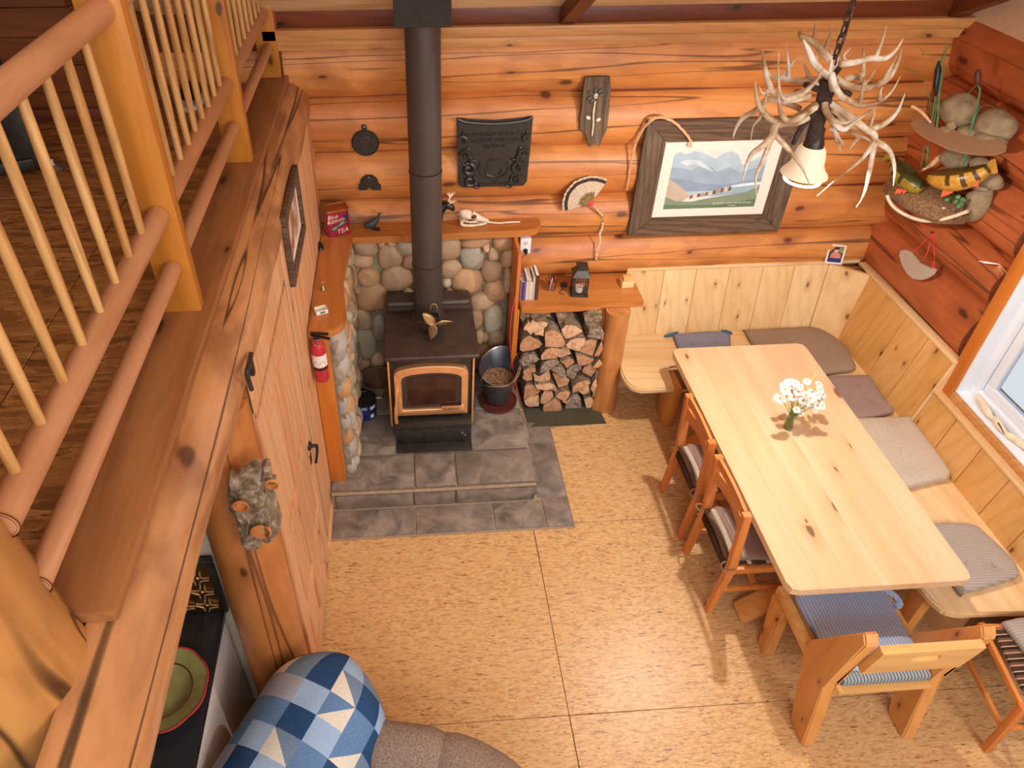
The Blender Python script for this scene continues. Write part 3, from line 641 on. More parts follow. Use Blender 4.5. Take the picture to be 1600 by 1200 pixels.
bm = B(); box(bm, -.13, .40, 3.44, 3.66, HZ+.001, HZ+.02, .008); box(bm, -.10, .37, 3.52, 3.53, HZ+.02, .25, .002); obj('base_tray', bm, 'ironb', st)
for x in (SX0-.012, SX1):
    bm = B(); box(bm, x, x+.014, SY0-.018, SY0+.01, .30, .925, .003); obj('copper_edge', bm, 'brass', st)
for x in (SX0-.014, SX1+.002):
    bm = B(); box(bm, x, x+.012, SY0, SY1, .30, .92, .004); obj('side_panel', bm, 'iron', st)
def arch(x0, x1, z0, zs_, zt, n=14):
    pts = [(x0, z0), (x1, z0), (x1, zs_)]; cx = (x0+x1)/2; hw = (x1-x0)/2
    return pts+[(cx+hw*math.cos(math.pi*i/n*1.), zs_+(zt-zs_)*math.sin(math.pi*i/n)**.75) for i in range(1, n)]+[(x0, zs_)]
dr = thing('door_dummy', None, None)
bpy.data.objects.remove(dr)
o_ = arch(-.122, .370, .425, .79, .862); i_ = arch(-.075, .325, .475, .745, .805)
bm = B(); yf, yb2 = 3.555, 3.598
ov = [[bm.verts.new((p[0], y, p[1])) for p in o_] for y in (yf, yb2)]; iv = [[bm.verts.new((p[0], y, p[1])) for p in i_] for y in (yf, yb2)]
n_ = len(o_)
for k in range(n_):
    q = (k+1) % n_
    for a, b in ((ov[0], iv[0]), (iv[0], iv[1]), (iv[1], ov[1]), (ov[1], ov[0])): bm.faces.new((a[k], a[q], b[q], b[k]))
bmesh.ops.bevel(bm, geom=[e for e in bm.edges if abs(e.verts[0].co.y-e.verts[1].co.y) < 1e-5 and e.verts[0].co.y < yf+.001 and not (abs((V(o_[0]).length)) < -1)], offset=.003, segments=1, affect='EDGES')
door = obj('stove_door', bm, 'brass', st, label='arched copper door frame')
bm = B(); prism(bm, [(p[0], 3.574, p[1]) for p in i_], (0, .012, 0)); obj('inner_frame', bm, 'iron', door)
i2 = arch(-.035, .290, .51, .725, .770); bm = B(); prism(bm, [(p[0], 3.570, p[1]) for p in i2], (0, .004, 0)); obj('door_glass', bm, 'glass_dark', door)
bm = B(); box(bm, .19, .345, 3.545, 3.556, .462, .505, .002); obj('name_plate', bm, 'brass', door)
text('ENERGY', .030, frame_m((.262, 3.544, .484), (1, 0, 0), (0, 0, 1)), 'iron', st, 'plate_lettering', .0006)
bm = B(); tube(bm, smooth_path([(-.112, 3.53, .66), (-.114, 3.51, .61), (-.118, 3.50, .56), (-.122, 3.50, .47), (-.12, 3.51, .41)]), [.008]*6+[.013]*7, 10); lathe(bm, [(0, 0), (.014, 0), (.018, .01), (.014, .028), (0, .032)], (-.108, 3.556, .66), 14, axis=(0, -1, 0)); obj('handle', bm, 'brass', door)
for dx, dz in ((.33, .30), (.35, .278)):
    bm = B(); lathe(bm, [(0, 0), (.010, 0), (.010, .01), (0, .012)], (dx, 3.50, dz), 12, axis=(0, -1, 0)); obj('bolt_knob', bm, 'chrome', st)
bm = B(); box(bm, -.08, .33, 3.59, 3.597, .872, .905, .002); obj('air_slot', bm, 'iron', st)
# ---- stove pipe and ceiling support box
pp = thing('stove_pipe', 'black cylindrical stove pipe rising from the stove to the ceiling box', 'pipe', (.125, 4.0, .97))
PX, PY, PR = .128, 3.98, .0975
for z0, z1 in ((.964, 1.40), (1.40, 2.05), (2.05, 2.93)):
    bm = B(); lathe(bm, [(PR, z0+.004), (PR, z1-.001)], (PX, PY, 0), 40); obj('pipe_section', bm, 'pipe', pp)
    bm = B(); lathe(bm, [(PR+.0005, z1-.012), (PR+.004, z1-.009), (PR+.004, z1-.002), (PR+.0005, z1)], (PX, PY, 0), 40); obj('pipe_joint', bm, 'pipe', pp)
bm = B(); lathe(bm, [(PR+.001, .963), (PR+.02, .963), (PR+.02, .970), (PR+.001, .975)], (PX, PY, 0), 40); obj('base_collar', bm, 'iron', pp)
cb = thing('chimney_support_box', 'square black metal box at the ceiling around the stove pipe', 'chimney box', (.125, 3.98, 2.89))
for a, b, c, d in ((-.022, .272, 3.84, 3.845), (-.022, .272, 4.125, 4.13), (-.022, -.017, 3.845, 4.125), (.267, .272, 3.845, 4.125)):
    bm = B(); box(bm, a, b, c, d, 2.90, 3.32, .001, 1); obj('side', bm, 'soot', cb)
bm = B(); box(bm, -.017, .267, 3.845, 4.125, 2.93, 2.94); obj('bottom_plate', bm, 'soot', cb)
# ---- heat powered fan
fa = thing('stove_fan', 'small three-bladed heat powered fan standing on the stove top', 'fan', (.155, 3.74, .962))
fc = V((.158, 3.72, 1.09))
bm = B(); box(bm, .09, .225, 3.72, 3.80, .9625, .972, .003); obj('foot', bm, 'ironb', fa)
bm = B(); box(bm, .13, .185, 3.745, 3.775, .972, 1.06, .004); lathe(bm, [(0, 0), (.038, 0), (.038, .055), (0, .06)], fc+V((0, .015, 0)), 20, axis=(0, 1, 0)); box(bm, .10, .215, 3.76, 3.78, 1.0, 1.006); obj('body', bm, 'ironb', fa)
for k in range(5):
    bm = B(); box(bm, .118+.016*k, .122+.016*k, 3.735, 3.80, 1.055, 1.15, .001, 1); obj('cooling_fin', bm, 'ironb', fa)
bm = B(); tube(bm, smooth_path([fc+V((-.022, .06, .04)), fc+V((-.022, .06, .09)), fc+V((0, .06, .115)), fc+V((.022, .06, .09)), fc+V((.022, .06, .04))]), .0022, 6); obj('carry_loop', bm, 'brass', fa)
for an in (math.radians(128), math.radians(12), math.radians(-105)):
    bm = B(); d = V((math.cos(an), 0, math.sin(an))); e = V((-d.z, 0, d.x)); n = 14; L = .115
    grid = []
    for i in range(n+1):
        t = i/n; hw = .030*math.sin(math.pi*(.12+.85*t)**.85); hw = max(hw, .002)
        grid.append([bm.verts.new(fc+V((0, -.012, 0))+d*(L*t+.006)+e*(hw*q)+V((0, -.016*q*(1-.3*t)-.006*(1-q*q), 0))) for q in (-1, -.5, 0, .5, 1)])
    for a, b in zip(grid, grid[1:]):
        for k in range(4): bm.faces.new((a[k], a[k+1], b[k+1], b[k]))
    o = obj('blade', bm, plain('blade_bronze', '#c9a878', .3, .75, .1) if 'blade_bronze' not in bpy.data.materials else bpy.data.materials['blade_bronze'], fa); so = o.modifiers.new('s', 'SOLIDIFY'); so.thickness = .0015
bm = B(); lathe(bm, [(0, 0), (.010, 0), (.009, .03), (0, .034)], fc+V((0, .012, 0)), 12, axis=(0, -1, 0)); obj('hub', bm, 'brass', fa)
# ---- coal bucket with kindling dust, trivet, pot, blue tin
bu = thing('coal_hod', 'oval black coal bucket full of wood chips beside the stove', 'bucket', (.63, 3.92, HZ))
bm = B(); c0 = V((.625, 3.93, HZ+.035))
def ovr(z, a, b, dx=0, dy=0, n=28): return [c0+V((a*math.cos(2*math.pi*k/n)+dx, b*math.sin(2*math.pi*k/n)*(1+.12*math.cos(2*math.pi*k/n))+dy, z)) for k in range(n)]
rr = [ovr(0, .085, .085), ovr(.02, .09, .09), ovr(.15, .115, .12, .005), ovr(.30, .145, .165, .01), ovr(.31, .15, .17, .01), ovr(.30, .138, .158, .01), ovr(.15, .108, .112, .005), ovr(.10, .1, .1)]
for r_ in rr[3:6]:
    for k, p in enumerate(r_): p.z += .05*math.sin(2*math.pi*k/28+.6)
rv = [[bm.verts.new(p) for p in r_] for r_ in rr]
for a, b in zip(rv, rv[1:]):
    for k in range(28): bm.faces.new((a[k], a[(k+1) % 28], b[(k+1) % 28], b[k]))
bm.faces.new(rv[0]); bm.faces.new(rv[-1]); obj('bucket_body', bm, plain('galvanized_dark', '#55565c', .35, .6, .3, 8), bu)
bm = B(); tube(bm, rr[4]+[rr[4][0]], .006, 6); obj('rim', bm, 'chrome', bu)
bm = B(); a, b = rr[4][2], rr[4][16]; tube(bm, smooth_path([a, a+V((.03, -.05, .02)), (a+b)/2+V((.06, -.18, -.02)), b+V((0, -.08, 0)), b], 6), .005, 6); obj('bail_handle', bm, 'chrome', bu)
ch = B(); 
for k in range(150):
    a, r_ = R.uniform(0, 6.28), .10*math.sqrt(R.random()); c = c0+V((r_*math.cos(a)+.008, r_*math.sin(a)*1.1, .19+.03*R.random()-.3*r_*r_))
    d = V((R.uniform(-1, 1), R.uniform(-1, 1), R.uniform(-.3, .3))).normalized()*R.uniform(.005, .018); obox(ch, c-d, c+d, .006, .003, (0, 0, 1), 0)
tube(ch, [c0+V((0.006, 0, .12)), c0+V((.006, 0, .195))], [.1, .118], 20)
obj('wood_chips', ch, plain('wood_chips', '#9a7050', .95, 0, .4, 60, .5), bu, kind='stuff')
tr = thing('trivet', 'round brown cast trivet with openwork rim under the coal bucket', 'trivet', (.63, 3.92, HZ))
bm = B(); lathe(bm, [(.0, .018), (.11, .018), (.13, .022), (.135, .03), (.142, .03), (.142, .012), (.1, .008), (0, .008)], (.635, 3.92, HZ), 36); obj('plate', bm, 'brown', tr)
for k in range(3):
    bm = B(); an = k*2.1; lathe(bm, [(0, 0), (.012, 0), (.012, .014), (0, .014)], (.635+.1*math.cos(an), 3.92+.1*math.sin(an), HZ+.001), 10); obj('foot', bm, 'brown', tr)
pt = thing('stock_pot', 'open enamel stock pot standing left of the stove', 'pot', (-.275, 4.0, HZ))
bm = B(); lathe(bm, [(0, 0), (.11, 0), (.122, .012), (.125, .16), (.132, .165), (.132, .17), (.120, .166), (.117, .02), (0, .015)], (-.262, 4.06, HZ+.001), 36); obj('pot_body', bm, 'enamel', pt)
bm = B(); tube(bm, smooth_path([V((-.30, 3.938, HZ+.12)), V((-.295, 3.90, HZ+.118)), V((-.23, 3.90, HZ+.118)), V((-.225, 3.938, HZ+.12))]), .007, 8); obj('side_handle', bm, 'chrome', pt)
bt = thing('coffee_tin', 'dark blue round coffee tin with a black lid at the left of the stove', 'tin', (-.375, 3.87, HZ))
tcx = V((-.352, 3.855, HZ+.001)); hT = .165; rT = .078
bm = B(); prof = [(0, 0), (rT, 0)]
for k in range(8): prof += [(rT, .02+.014*k), (rT-.0015, .027+.014*k)]
lathe(bm, prof+[(rT, hT-.02), (0, hT-.02)], tcx, 36); obj('can_body', bm, 'navy', bt)
bm = B(); lathe(bm, [(0, hT-.004), (rT-.012, hT-.004), (rT-.008, hT), (rT+.003, hT), (rT+.003, hT-.022), (rT, hT-.022)], tcx, 36); obj('lid', bm, 'black', bt)
def wrap(bm, c, r, a0, a1, z0, z1, n=8, mi=0):
    for k in range(n):
        b0, b1 = a0+(a1-a0)*k/n, a0+(a1-a0)*(k+1)/n
        q = [bm.verts.new(c+V((r*math.cos(t), r*math.sin(t), z))) for t, z in ((b0, z0), (b1, z0), (b1, z1), (b0, z1))]; f = bm.faces.new(q); f.material_index = mi
bm = B(); wrap(bm, tcx, rT+.0012, math.radians(-62), math.radians(-40), .02, .055); wrap(bm, tcx, rT+.0012, math.radians(-60), math.radians(-25), .10, .13); wrap(bm, tcx, rT+.0012, math.radians(-158), math.radians(-138), .085, .13); wrap(bm, tcx, rT+.0012, math.radians(-108), math.radians(-78), .112, .118); wrap(bm, tcx, rT+.0012, math.radians(-108), math.radians(-78), .126, .131)
wrap(bm, tcx, rT+.0012, math.radians(-160), math.radians(-142), .05, .08, 8, 1); obj('printed_label', bm, ['paper', 'red'], bt)
# ---- fire extinguisher
ex = thing('fire_extinguisher', 'small red fire extinguisher hung on the board below the side shelf', 'fire extinguisher', (-.52, 3.17, 1.1))
e0_ = P(504, 592, y=3.165); e1_ = P(495, 533, y=3.165); ax = V((0, 0, 1)); ec = V((e0_.x, 3.165, e0_.z)); H = e1_.z-e0_.z
bm = B(); lathe(bm, [(0, 0), (.036, 0), (.041, .008), (.041, H-.05), (.034, H-.022), (.016, H), (.014, H+.015), (0, H+.015)], ec, 28); obj('cylinder', bm, 'red', ex)
bm = B(); wrap(bm, ec, .0418, math.radians(-170), math.radians(-10), H*.42, H*.72, 12); wrap(bm, ec, .0420, math.radians(-170), math.radians(-10), H*.34, H*.40, 12, 1)
for k in range(7): wrap(bm, ec, .0422, math.radians(-150+k*17), math.radians(-143+k*17), H*(.5+.03*(k % 3)), H*(.52+.03*(k % 3)), 2, 1)
obj('label', bm, ['paper', 'black'], ex)
t = ec+V((0, 0, H+.012))
bm = B(); box(bm, t.x-.014, t.x+.014, 3.15, 3.18, t.z, t.z+.03, .003); obox(bm, t+V((-.03, 0, .035)), t+V((.075, -.02, .015)), .018, .007, (0, 0, 1), .001); obox(bm, t+V((-.03, 0, .045)), t+V((.07, -.02, .05)), .018, .007, (0, 0, 1), .001); obj('valve_lever', bm, 'black', ex)
bm = B(); tube(bm, [t+V((.02*math.cos(a), -.03, .022*math.sin(a))) for a in [i*.628 for i in range(11)]], .0018, 6); obj('pin_ring', bm, 'chrome', ex)
bm = B(); box(bm, t.x-.05, t.x+.05, 3.20, 3.224, t.z-.01, t.z+.012, .002); obj('bracket', bm, 'black', ex)
# ---- things on the mantel
tn = thing('tea_tin', 'red Blue Ribbon tea tin on the corner of the mantel shelf', 'tin', (-.46, 4.3, MZ))
tb = V((-.462, 4.262, MZ)); an = math.radians(-68); fx = V((math.cos(math.radians(20)), math.sin(math.radians(20)), 0)); fy = V((-fx.y, fx.x, 0)); tw, td, th = .155, .10, .19
def rrect(w, d, r, n=5):
    out = []
    for cx, cy, a0 in ((w/2-r, d/2-r, 0), (-w/2+r, d/2-r, 90), (-w/2+r, -d/2+r, 180), (w/2-r, -d/2+r, 270)):
        for k in range(n+1): a = math.radians(a0+90*k/n); out.append((cx+r*math.cos(a), cy+r*math.sin(a)))
    return out
W = lambda p, z: tb+fx*p[0]+fy*p[1]+V((0, 0, z))
bm = B(); prism(bm, [W(p, .001) for p in rrect(tw, td, .022)], (0, 0, th-.008)); obj('tin_body', bm, 'tin_red', tn)
bm = B(); prism(bm, [W(p, th-.012) for p in rrect(tw+.006, td+.006, .024)], (0, 0, .010)); prism(bm, [W(p, th-.004) for p in rrect(tw-.02, td-.02, .02)], (0, 0, .006)); obj('lid', bm, 'tin_gold', tn)
bm = B(); tube(bm, [W(p, th-.002) for p in rrect(tw+.006, td+.006, .024)+[rrect(tw+.006, td+.006, .024)[0]]], .003, 6); obj('lid_rim', bm, 'tin_gold', tn)
up = V((0, 0, 1)); fo = -fy*(td/2+.0012)
def ttx(s, size, x, z, rot, mat, sh=0):
    c, q = math.cos(math.radians(rot)), math.sin(math.radians(rot)); text(s, size, frame_m(tb+fo+fx*x+V((0, 0, z)), fx*c+up*q, up*c-fx*q), mat, tn, 'lettering', .0004, sh)
bm = B(); c_ = tb+fo+V((0, 0, .078)); dd = (fx*math.cos(.5)+up*math.sin(.5)); pp_ = (up*math.cos(.5)-fx*math.sin(.5))
prism(bm, [c_+dd*a+pp_*b for a, b in ((-.06, -.013), (.06, -.013), (.06, .013), (-.06, .013))], -fy*.0004)
cc_ = tb+fo+fx*.052+V((0, 0, .135)); prism(bm, [cc_+fx*.018*math.cos(a)+up*.018*math.sin(a) for a in [i*.5236 for i in range(12)]], -fy*.0004, 1); obj('printed_band', bm, ['tin_teal', 'navy'], tn)
fo = -fy*(td/2+.0018)
ttx('Blue', .042, -.035, .148, 5, 'tin_text', .2); ttx('Ribbon', .042, -.018, .117, 8, 'tin_text', .2); ttx('RED LABEL', .020, 0, .078, 28, 'tin_text'); ttx('TEA', .046, .022, .035, 8, 'tin_text', .25)
bm = B()
for k in range(7):
    zc = .04+.018*k; a = tb-fx*(tw/2+.0008); prism(bm, [a+fy*q+V((0, 0, zc+e)) for q, e in ((-.028, 0), (.028, 0), (.028, .003), (-.028, .003))], -fx*.0004)
obj('side_print', bm, 'tin_text', tn)
wl2 = thing('whale_carving', 'dark carved whale figurine with raised tail on the mantel', 'figurine', (-.22, 4.33, MZ))
bc = P(583, 352, z=MZ); bc.y = 4.30
bm = B(); tube(bm, smooth_path([bc+V((-.055, 0, .012)), bc+V((-.03, 0, .028)), bc+V((.01, 0, .045)), bc+V((.035, 0, .075)), bc+V((.048, 0, .105))], 4), [.006, .014, .02, .024, .026, .027, .027, .026, .024, .022, .02, .017, .014, .012, .010, .008, .006], 12); obj('body', bm, plain('slate_carving', '#3f454a', .35, 0, .2), wl2)
bm = B(); t0 = bc+V((.048, 0, .105))
for s in (-1, 1): prism(bm, [t0+V((-.004, 0, 0)), t0+V((.004, 0, -.004)), t0+V((.008*s-.01*(s < 0), -.012, .018)), t0+V((-.045 if s < 0 else .02, -.004, .035 if s < 0 else .008))], (0, .006, 0))
obj('tail_fluke', bm, plain('pale_slate', '#7a8070', .4), wl2)
bm = B(); prism(bm, [bc+V((-.01, -.03, .004)), bc+V((.04, -.045, .004)), bc+V((.05, -.03, .008)), bc+V((.015, -.01, .014))], (0, 0, .006)); obj('flipper', bm, 'ironb', wl2)
ms = thing('moose_figurine', 'dark moose figurine with pale antlers half hidden behind the pipe', 'figurine', (.2, 4.36, MZ))
mc = V((.20, 4.36, MZ))
bm = B(); tube(bm, smooth_path([mc+V((-.10, 0, .085)), mc+V((-.04, 0, .10)), mc+V((.03, 0, .105)), mc+V((.07, -.01, .13)), mc+V((.105, -.02, .125)), mc+V((.125, -.025, .10))], 3), [.02, .034, .04, .043, .044, .044, .042, .04, .036, .028, .026, .026, .024, .02, .016, .012], 12); obj('body', bm, 'black', ms)
for dx, dy in ((-.075, -.018), (-.07, .018), (.04, -.018), (.045, .018)):
    bm = B(); tube(bm, [mc+V((dx, dy, .09)), mc+V((dx+.005, dy, .045)), mc+V((dx, dy, .001))], [.014, .008, .009], 8); obj('leg', bm, 'black', ms)
for s in (-1, 1):
    bm = B(); a0 = mc+V((.085, -.015+s*.012, .145)); tube(bm, [a0, a0+V((.01, s*.018, .012)), a0+V((.02, s*.03, .03))], [.005, .005, .007], 6)
    for k in range(5): tube(bm, [a0+V((.02, s*.03, .028)), a0+V((-.005+.016*k, s*(.04+.002*k), .055+.006*(k % 2)))], [.007, .0015], 5)
    obj('antler', bm, 'bone', ms)
sk = thing('canine_skull', 'bleached animal skull on the right part of the mantel', 'skull', (.44, 4.30, MZ))
kc = V((.44, 4.30, MZ))
bm = B(); blob(bm, kc+V((-.03, 0, .085)), (.055, .034, .034), 3, .12, 1.5, Matrix.Rotation(.35, 3, 'Y')); tube(bm, smooth_path([kc+V((0, 0, .085)), kc+V((.04, 0, .062)), kc+V((.085, 0, .04)), kc+V((.12, 0, .028))], 4), [.03, .029, .028, .026, .024, .022, .02, .019, .018, .017, .016, .015, .011], 12)
prism(bm, [kc+V((-.09, -.003, .085)), kc+V((-.05, -.003, .12)), kc+V((0, -.003, .115)), kc+V((-.02, -.003, .09))], (0, .006, 0)); obj('cranium', bm, 'bone', sk)
for s in (-1, 1):
    bm = B(); tube(bm, smooth_path([kc+V((-.055, s*.025, .06)), kc+V((-.02, s*.05, .052)), kc+V((.03, s*.036, .05)), kc+V((.05, s*.02, .05))], 3), .006, 6); obj('cheek_arch', bm, 'bone', sk)
    bm = B(); tube(bm, smooth_path([kc+V((-.065, s*.03, .055)), kc+V((-.06, s*.03, .022)), kc+V((0, s*.024, .010)), kc+V((.06, s*.015, .010)), kc+V((.11, s*.006, .014))], 3), [.01, .011, .012, .011, .01, .009, .009, .008, .008, .008, .008, .007, .006], 8); obj('jaw', bm, 'bone', sk)
    bm = B(); blob(bm, kc+V((.018, s*.026, .078)), (.020, .010, .015), 2, 0); obj('eye_socket', bm, 'brown', sk)
bm = B()
for k in range(9):
    for s in (-1, 1): lathe(bm, [(.0035, 0), (.003, -.006), (0, -.010-(.012 if k == 7 else 0))], kc+V((.01+.0125*k, s*(.022-.0014*k), .032-.001*k)), 5)
obj('teeth', bm, 'bone', sk, kind='stuff')
bm = B(); tube(bm, smooth_path([kc+V((.12, 0, .02)), kc+V((.19, -.005, .012)), kc+V((.27, .005, .010)), kc+V((.34, 0, .012))], 4), [.008, .007, .006, .007, .006, .007, .006, .007, .006, .006, .006, .006, .005], 7); obj('bone_cord', bm, 'bone', label='pale twisted cord lying behind the skull on the mantel', cat='cord')
cm = thing('computer_mouse', 'glossy black computer mouse on the side arm of the mantel', 'mouse', (-.5, 3.75, MZ)); c = P(499, 386, z=MZ)
bm = B(); v = blob(bm, (0, 0, 0), (.028, .052, .032), 3, .05); 
for q in v: q.co.z = max(q.co.z, 0); q.co = Matrix.Rotation(.35, 3, 'Z') @ q.co + V((c.x, c.y, MZ+.001))
obj('shell', bm, 'black', cm)
bm = B(); tube(bm, smooth_path([c+V((-.02, .045, .01)), c+V((-.035, .08, .006)), c+V((-.045, .10, .005))]), .003, 6); obj('cable', bm, 'black', cm)
bl = thing('hand_bell', 'tiny brass bell on the side arm of the mantel', 'bell', tuple(P(505, 450, z=MZ))); c = P(505, 452, z=MZ)
bm = B(); lathe(bm, [(.020, 0), (.018, .006), (.013, .014), (.010, .026), (.005, .032), (0, .033)], c+V((0, 0, .001)), 18); obj('cup', bm, plain('old_brass', '#9a8660', .3, .8, .2), bl)
bm = B(); tube(bm, smooth_path([c+V((-.005, 0, .032)), c+V((-.007, 0, .045)), c+V((0, 0, .052)), c+V((.007, 0, .045)), c+V((.005, 0, .032))]), .0018, 6); obj('loop', bm, 'brass', bl)
mb = thing('match_tray', 'small white open matchbox near the front end of the mantel arm', 'matchbox', tuple(P(502, 487, z=MZ))); c = P(502, 488, z=MZ)
m4 = Matrix.Translation(c+V((0, 0, .001))) @ Matrix.Rotation(.35, 4, 'Z')
bm = B(); box(bm, -.035, .035, -.026, .026, 0, .003, 0, mat=m4); box(bm, -.035, -.032, -.026, .026, 0, .028, mat=m4); box(bm, .032, .035, -.026, .026, 0, .028, mat=m4); box(bm, -.035, .035, -.026, -.023, 0, .028, mat=m4); box(bm, -.035, .035, .023, .026, 0, .028, mat=m4); obj('tray', bm, 'paper', mb)
bm = B(); box(bm, -.012, .018, -.0268, -.0262, .008, .02, mat=m4); obj('print', bm, 'leaf', mb)
pf = thing('left_wall_picture', 'brown framed picture on the cedar wall beside the loft beam', 'picture', (XL, 3.22, 2.14))
py0, py1, pz0, pz1 = 2.93, 3.50, 1.95, 2.33
for a, b, c, d in ((py0, py1, pz0, pz0+.05), (py0, py1, pz1-.05, pz1), (py0, py0+.05, pz0+.05, pz1-.05), (py1-.05, py1, pz0+.05, pz1-.05)):
    bm = B(); box(bm, XL+.001, XL+.028, a, b, c, d, .004); obj('frame_side', bm, 'barn', pf)
bm = B(); box(bm, XL+.002, XL+.010, py0+.05, py1-.05, pz0+.05, pz1-.05); obj('mat', bm, 'mat_board', pf)
s_ = NT('red_sepia_print', .5); n = s_.noise(s_.coords(rnd=False), 9, 4); s_.col(s_.ramp(n, [(.35, lin('#8c4a34')), (.5, lin('#b98a74')), (.65, lin('#e0d0c0'))]))
bm = B(); box(bm, XL+.010, XL+.0112, py0+.10, py1-.10, pz0+.09, pz1-.09); obj('print', bm, s_.m, pf)
# bark plaque on the post
bp = thing('bark_plaque', 'slab of grey bark with three knot holes hung on the log post', 'bark', tuple(P(400, 790, y=1.64)))
pts = [(360,736),(372,735),(385,727),(398,722),(410,724),(417,716),(421,719),(426,735),(432,745),(428,758),(432,775),(438,790),(440,812),(437,826),(428,836),(420,845),(412,838),(404,852),(392,856),(380,845),(374,825),(368,805),(358,790),(356,765)]
bm = B(); q = [P(a, b, y=1.66) for a, b in pts]; cen = sum(q, V())/len(q); sd = 0
front, back = [], []
rings = []
for f_, dy in ((1.0, 0), (.97, -.022), (.7, -.034), (.4, -.04), (.15, -.042)):
    rings.append([bm.verts.new(cen+(p-cen)*f_+V((0, dy+.022*mn.noise(p*25*f_), 0))) for p in q])
for a, b in zip(rings, rings[1:]):
    for k in range(len(q)): bm.faces.new((a[k], a[(k+1) % len(q)], b[(k+1) % len(q)], b[k]))
bm.faces.new(rings[-1]); bm.faces.new(rings[0])
bmesh.ops.subdivide_edges(bm, edges=bm.edges[:], cuts=2, use_grid_fill=True)
for v in bm.verts: v.co += V((.2, 1, .2))*.010*mn.noise(v.co*55)
obj('bark_slab', bm, 'bark', bp)
for a, b, r_ in ((376, 791, .026), (408, 831, .034), (425, 757, .022)):
    bm = B(); c = P(a, b, y=1.612); lathe(bm, [(r_*1.1, .004), (r_*1.12, -.003), (r_*.92, -.005), (r_*.8, .008), (0, .012)], c, 18, axis=(0, 1, 0)); obj('knot_hole', bm, 'log_v', bp, label='knot hole showing orange wood')
# ================================================================== WOOD ALCOVE
ws = thing('wood_alcove', 'thick fir shelf on a round post over the firewood stack', 'shelf', (1.15, 4.2, 0))
SZ = .975
fr = [P(a, b, z=SZ) for a, b in ((815, 483), (850, 484), (880, 481), (905, 480), (940, 475), (1008, 473))]
bm = B(); prism(bm, [(.757, 4.42, SZ-.052)]+[(max(p.x, .757), p.y+.02, SZ-.052) for p in fr]+[(1.655, 4.40, SZ-.052)], (0, 0, .052), 0, .005); obj('top_slab', bm, 'mantel', ws)
bm = B(); logmesh(bm, (1.475, 4.02, 0), (1.475, 4.02, SZ-.053), .088, 20, 18, .05, 33, rfun=lambda t: 1+.25*(1-t)**3)
for v in bm.verts: v.co.x = max(v.co.x, 1.385); 
obj('round_post', bm, 'log_v', ws)
bm = B(); box(bm, 1.36, 1.388, 4.06, 4.40, 0, SZ-.055, .003); obj('side_board', bm, 'trim_z', ws)
mt = thing('rubber_mat', 'dark olive mat under the firewood stack', 'mat', (1.15, 3.9, 0))
bm = B(); prism(bm, [(p.x, p.y, .002) for p in (P(826, 669, z=0), P(947, 662, z=0))]+[(1.40, 4.3, .002), (.84, 4.3, .002)], (0, 0, .008)); obj('mat', bm, plain('olive_mat', '#46402e', .8, 0, .15), mt)
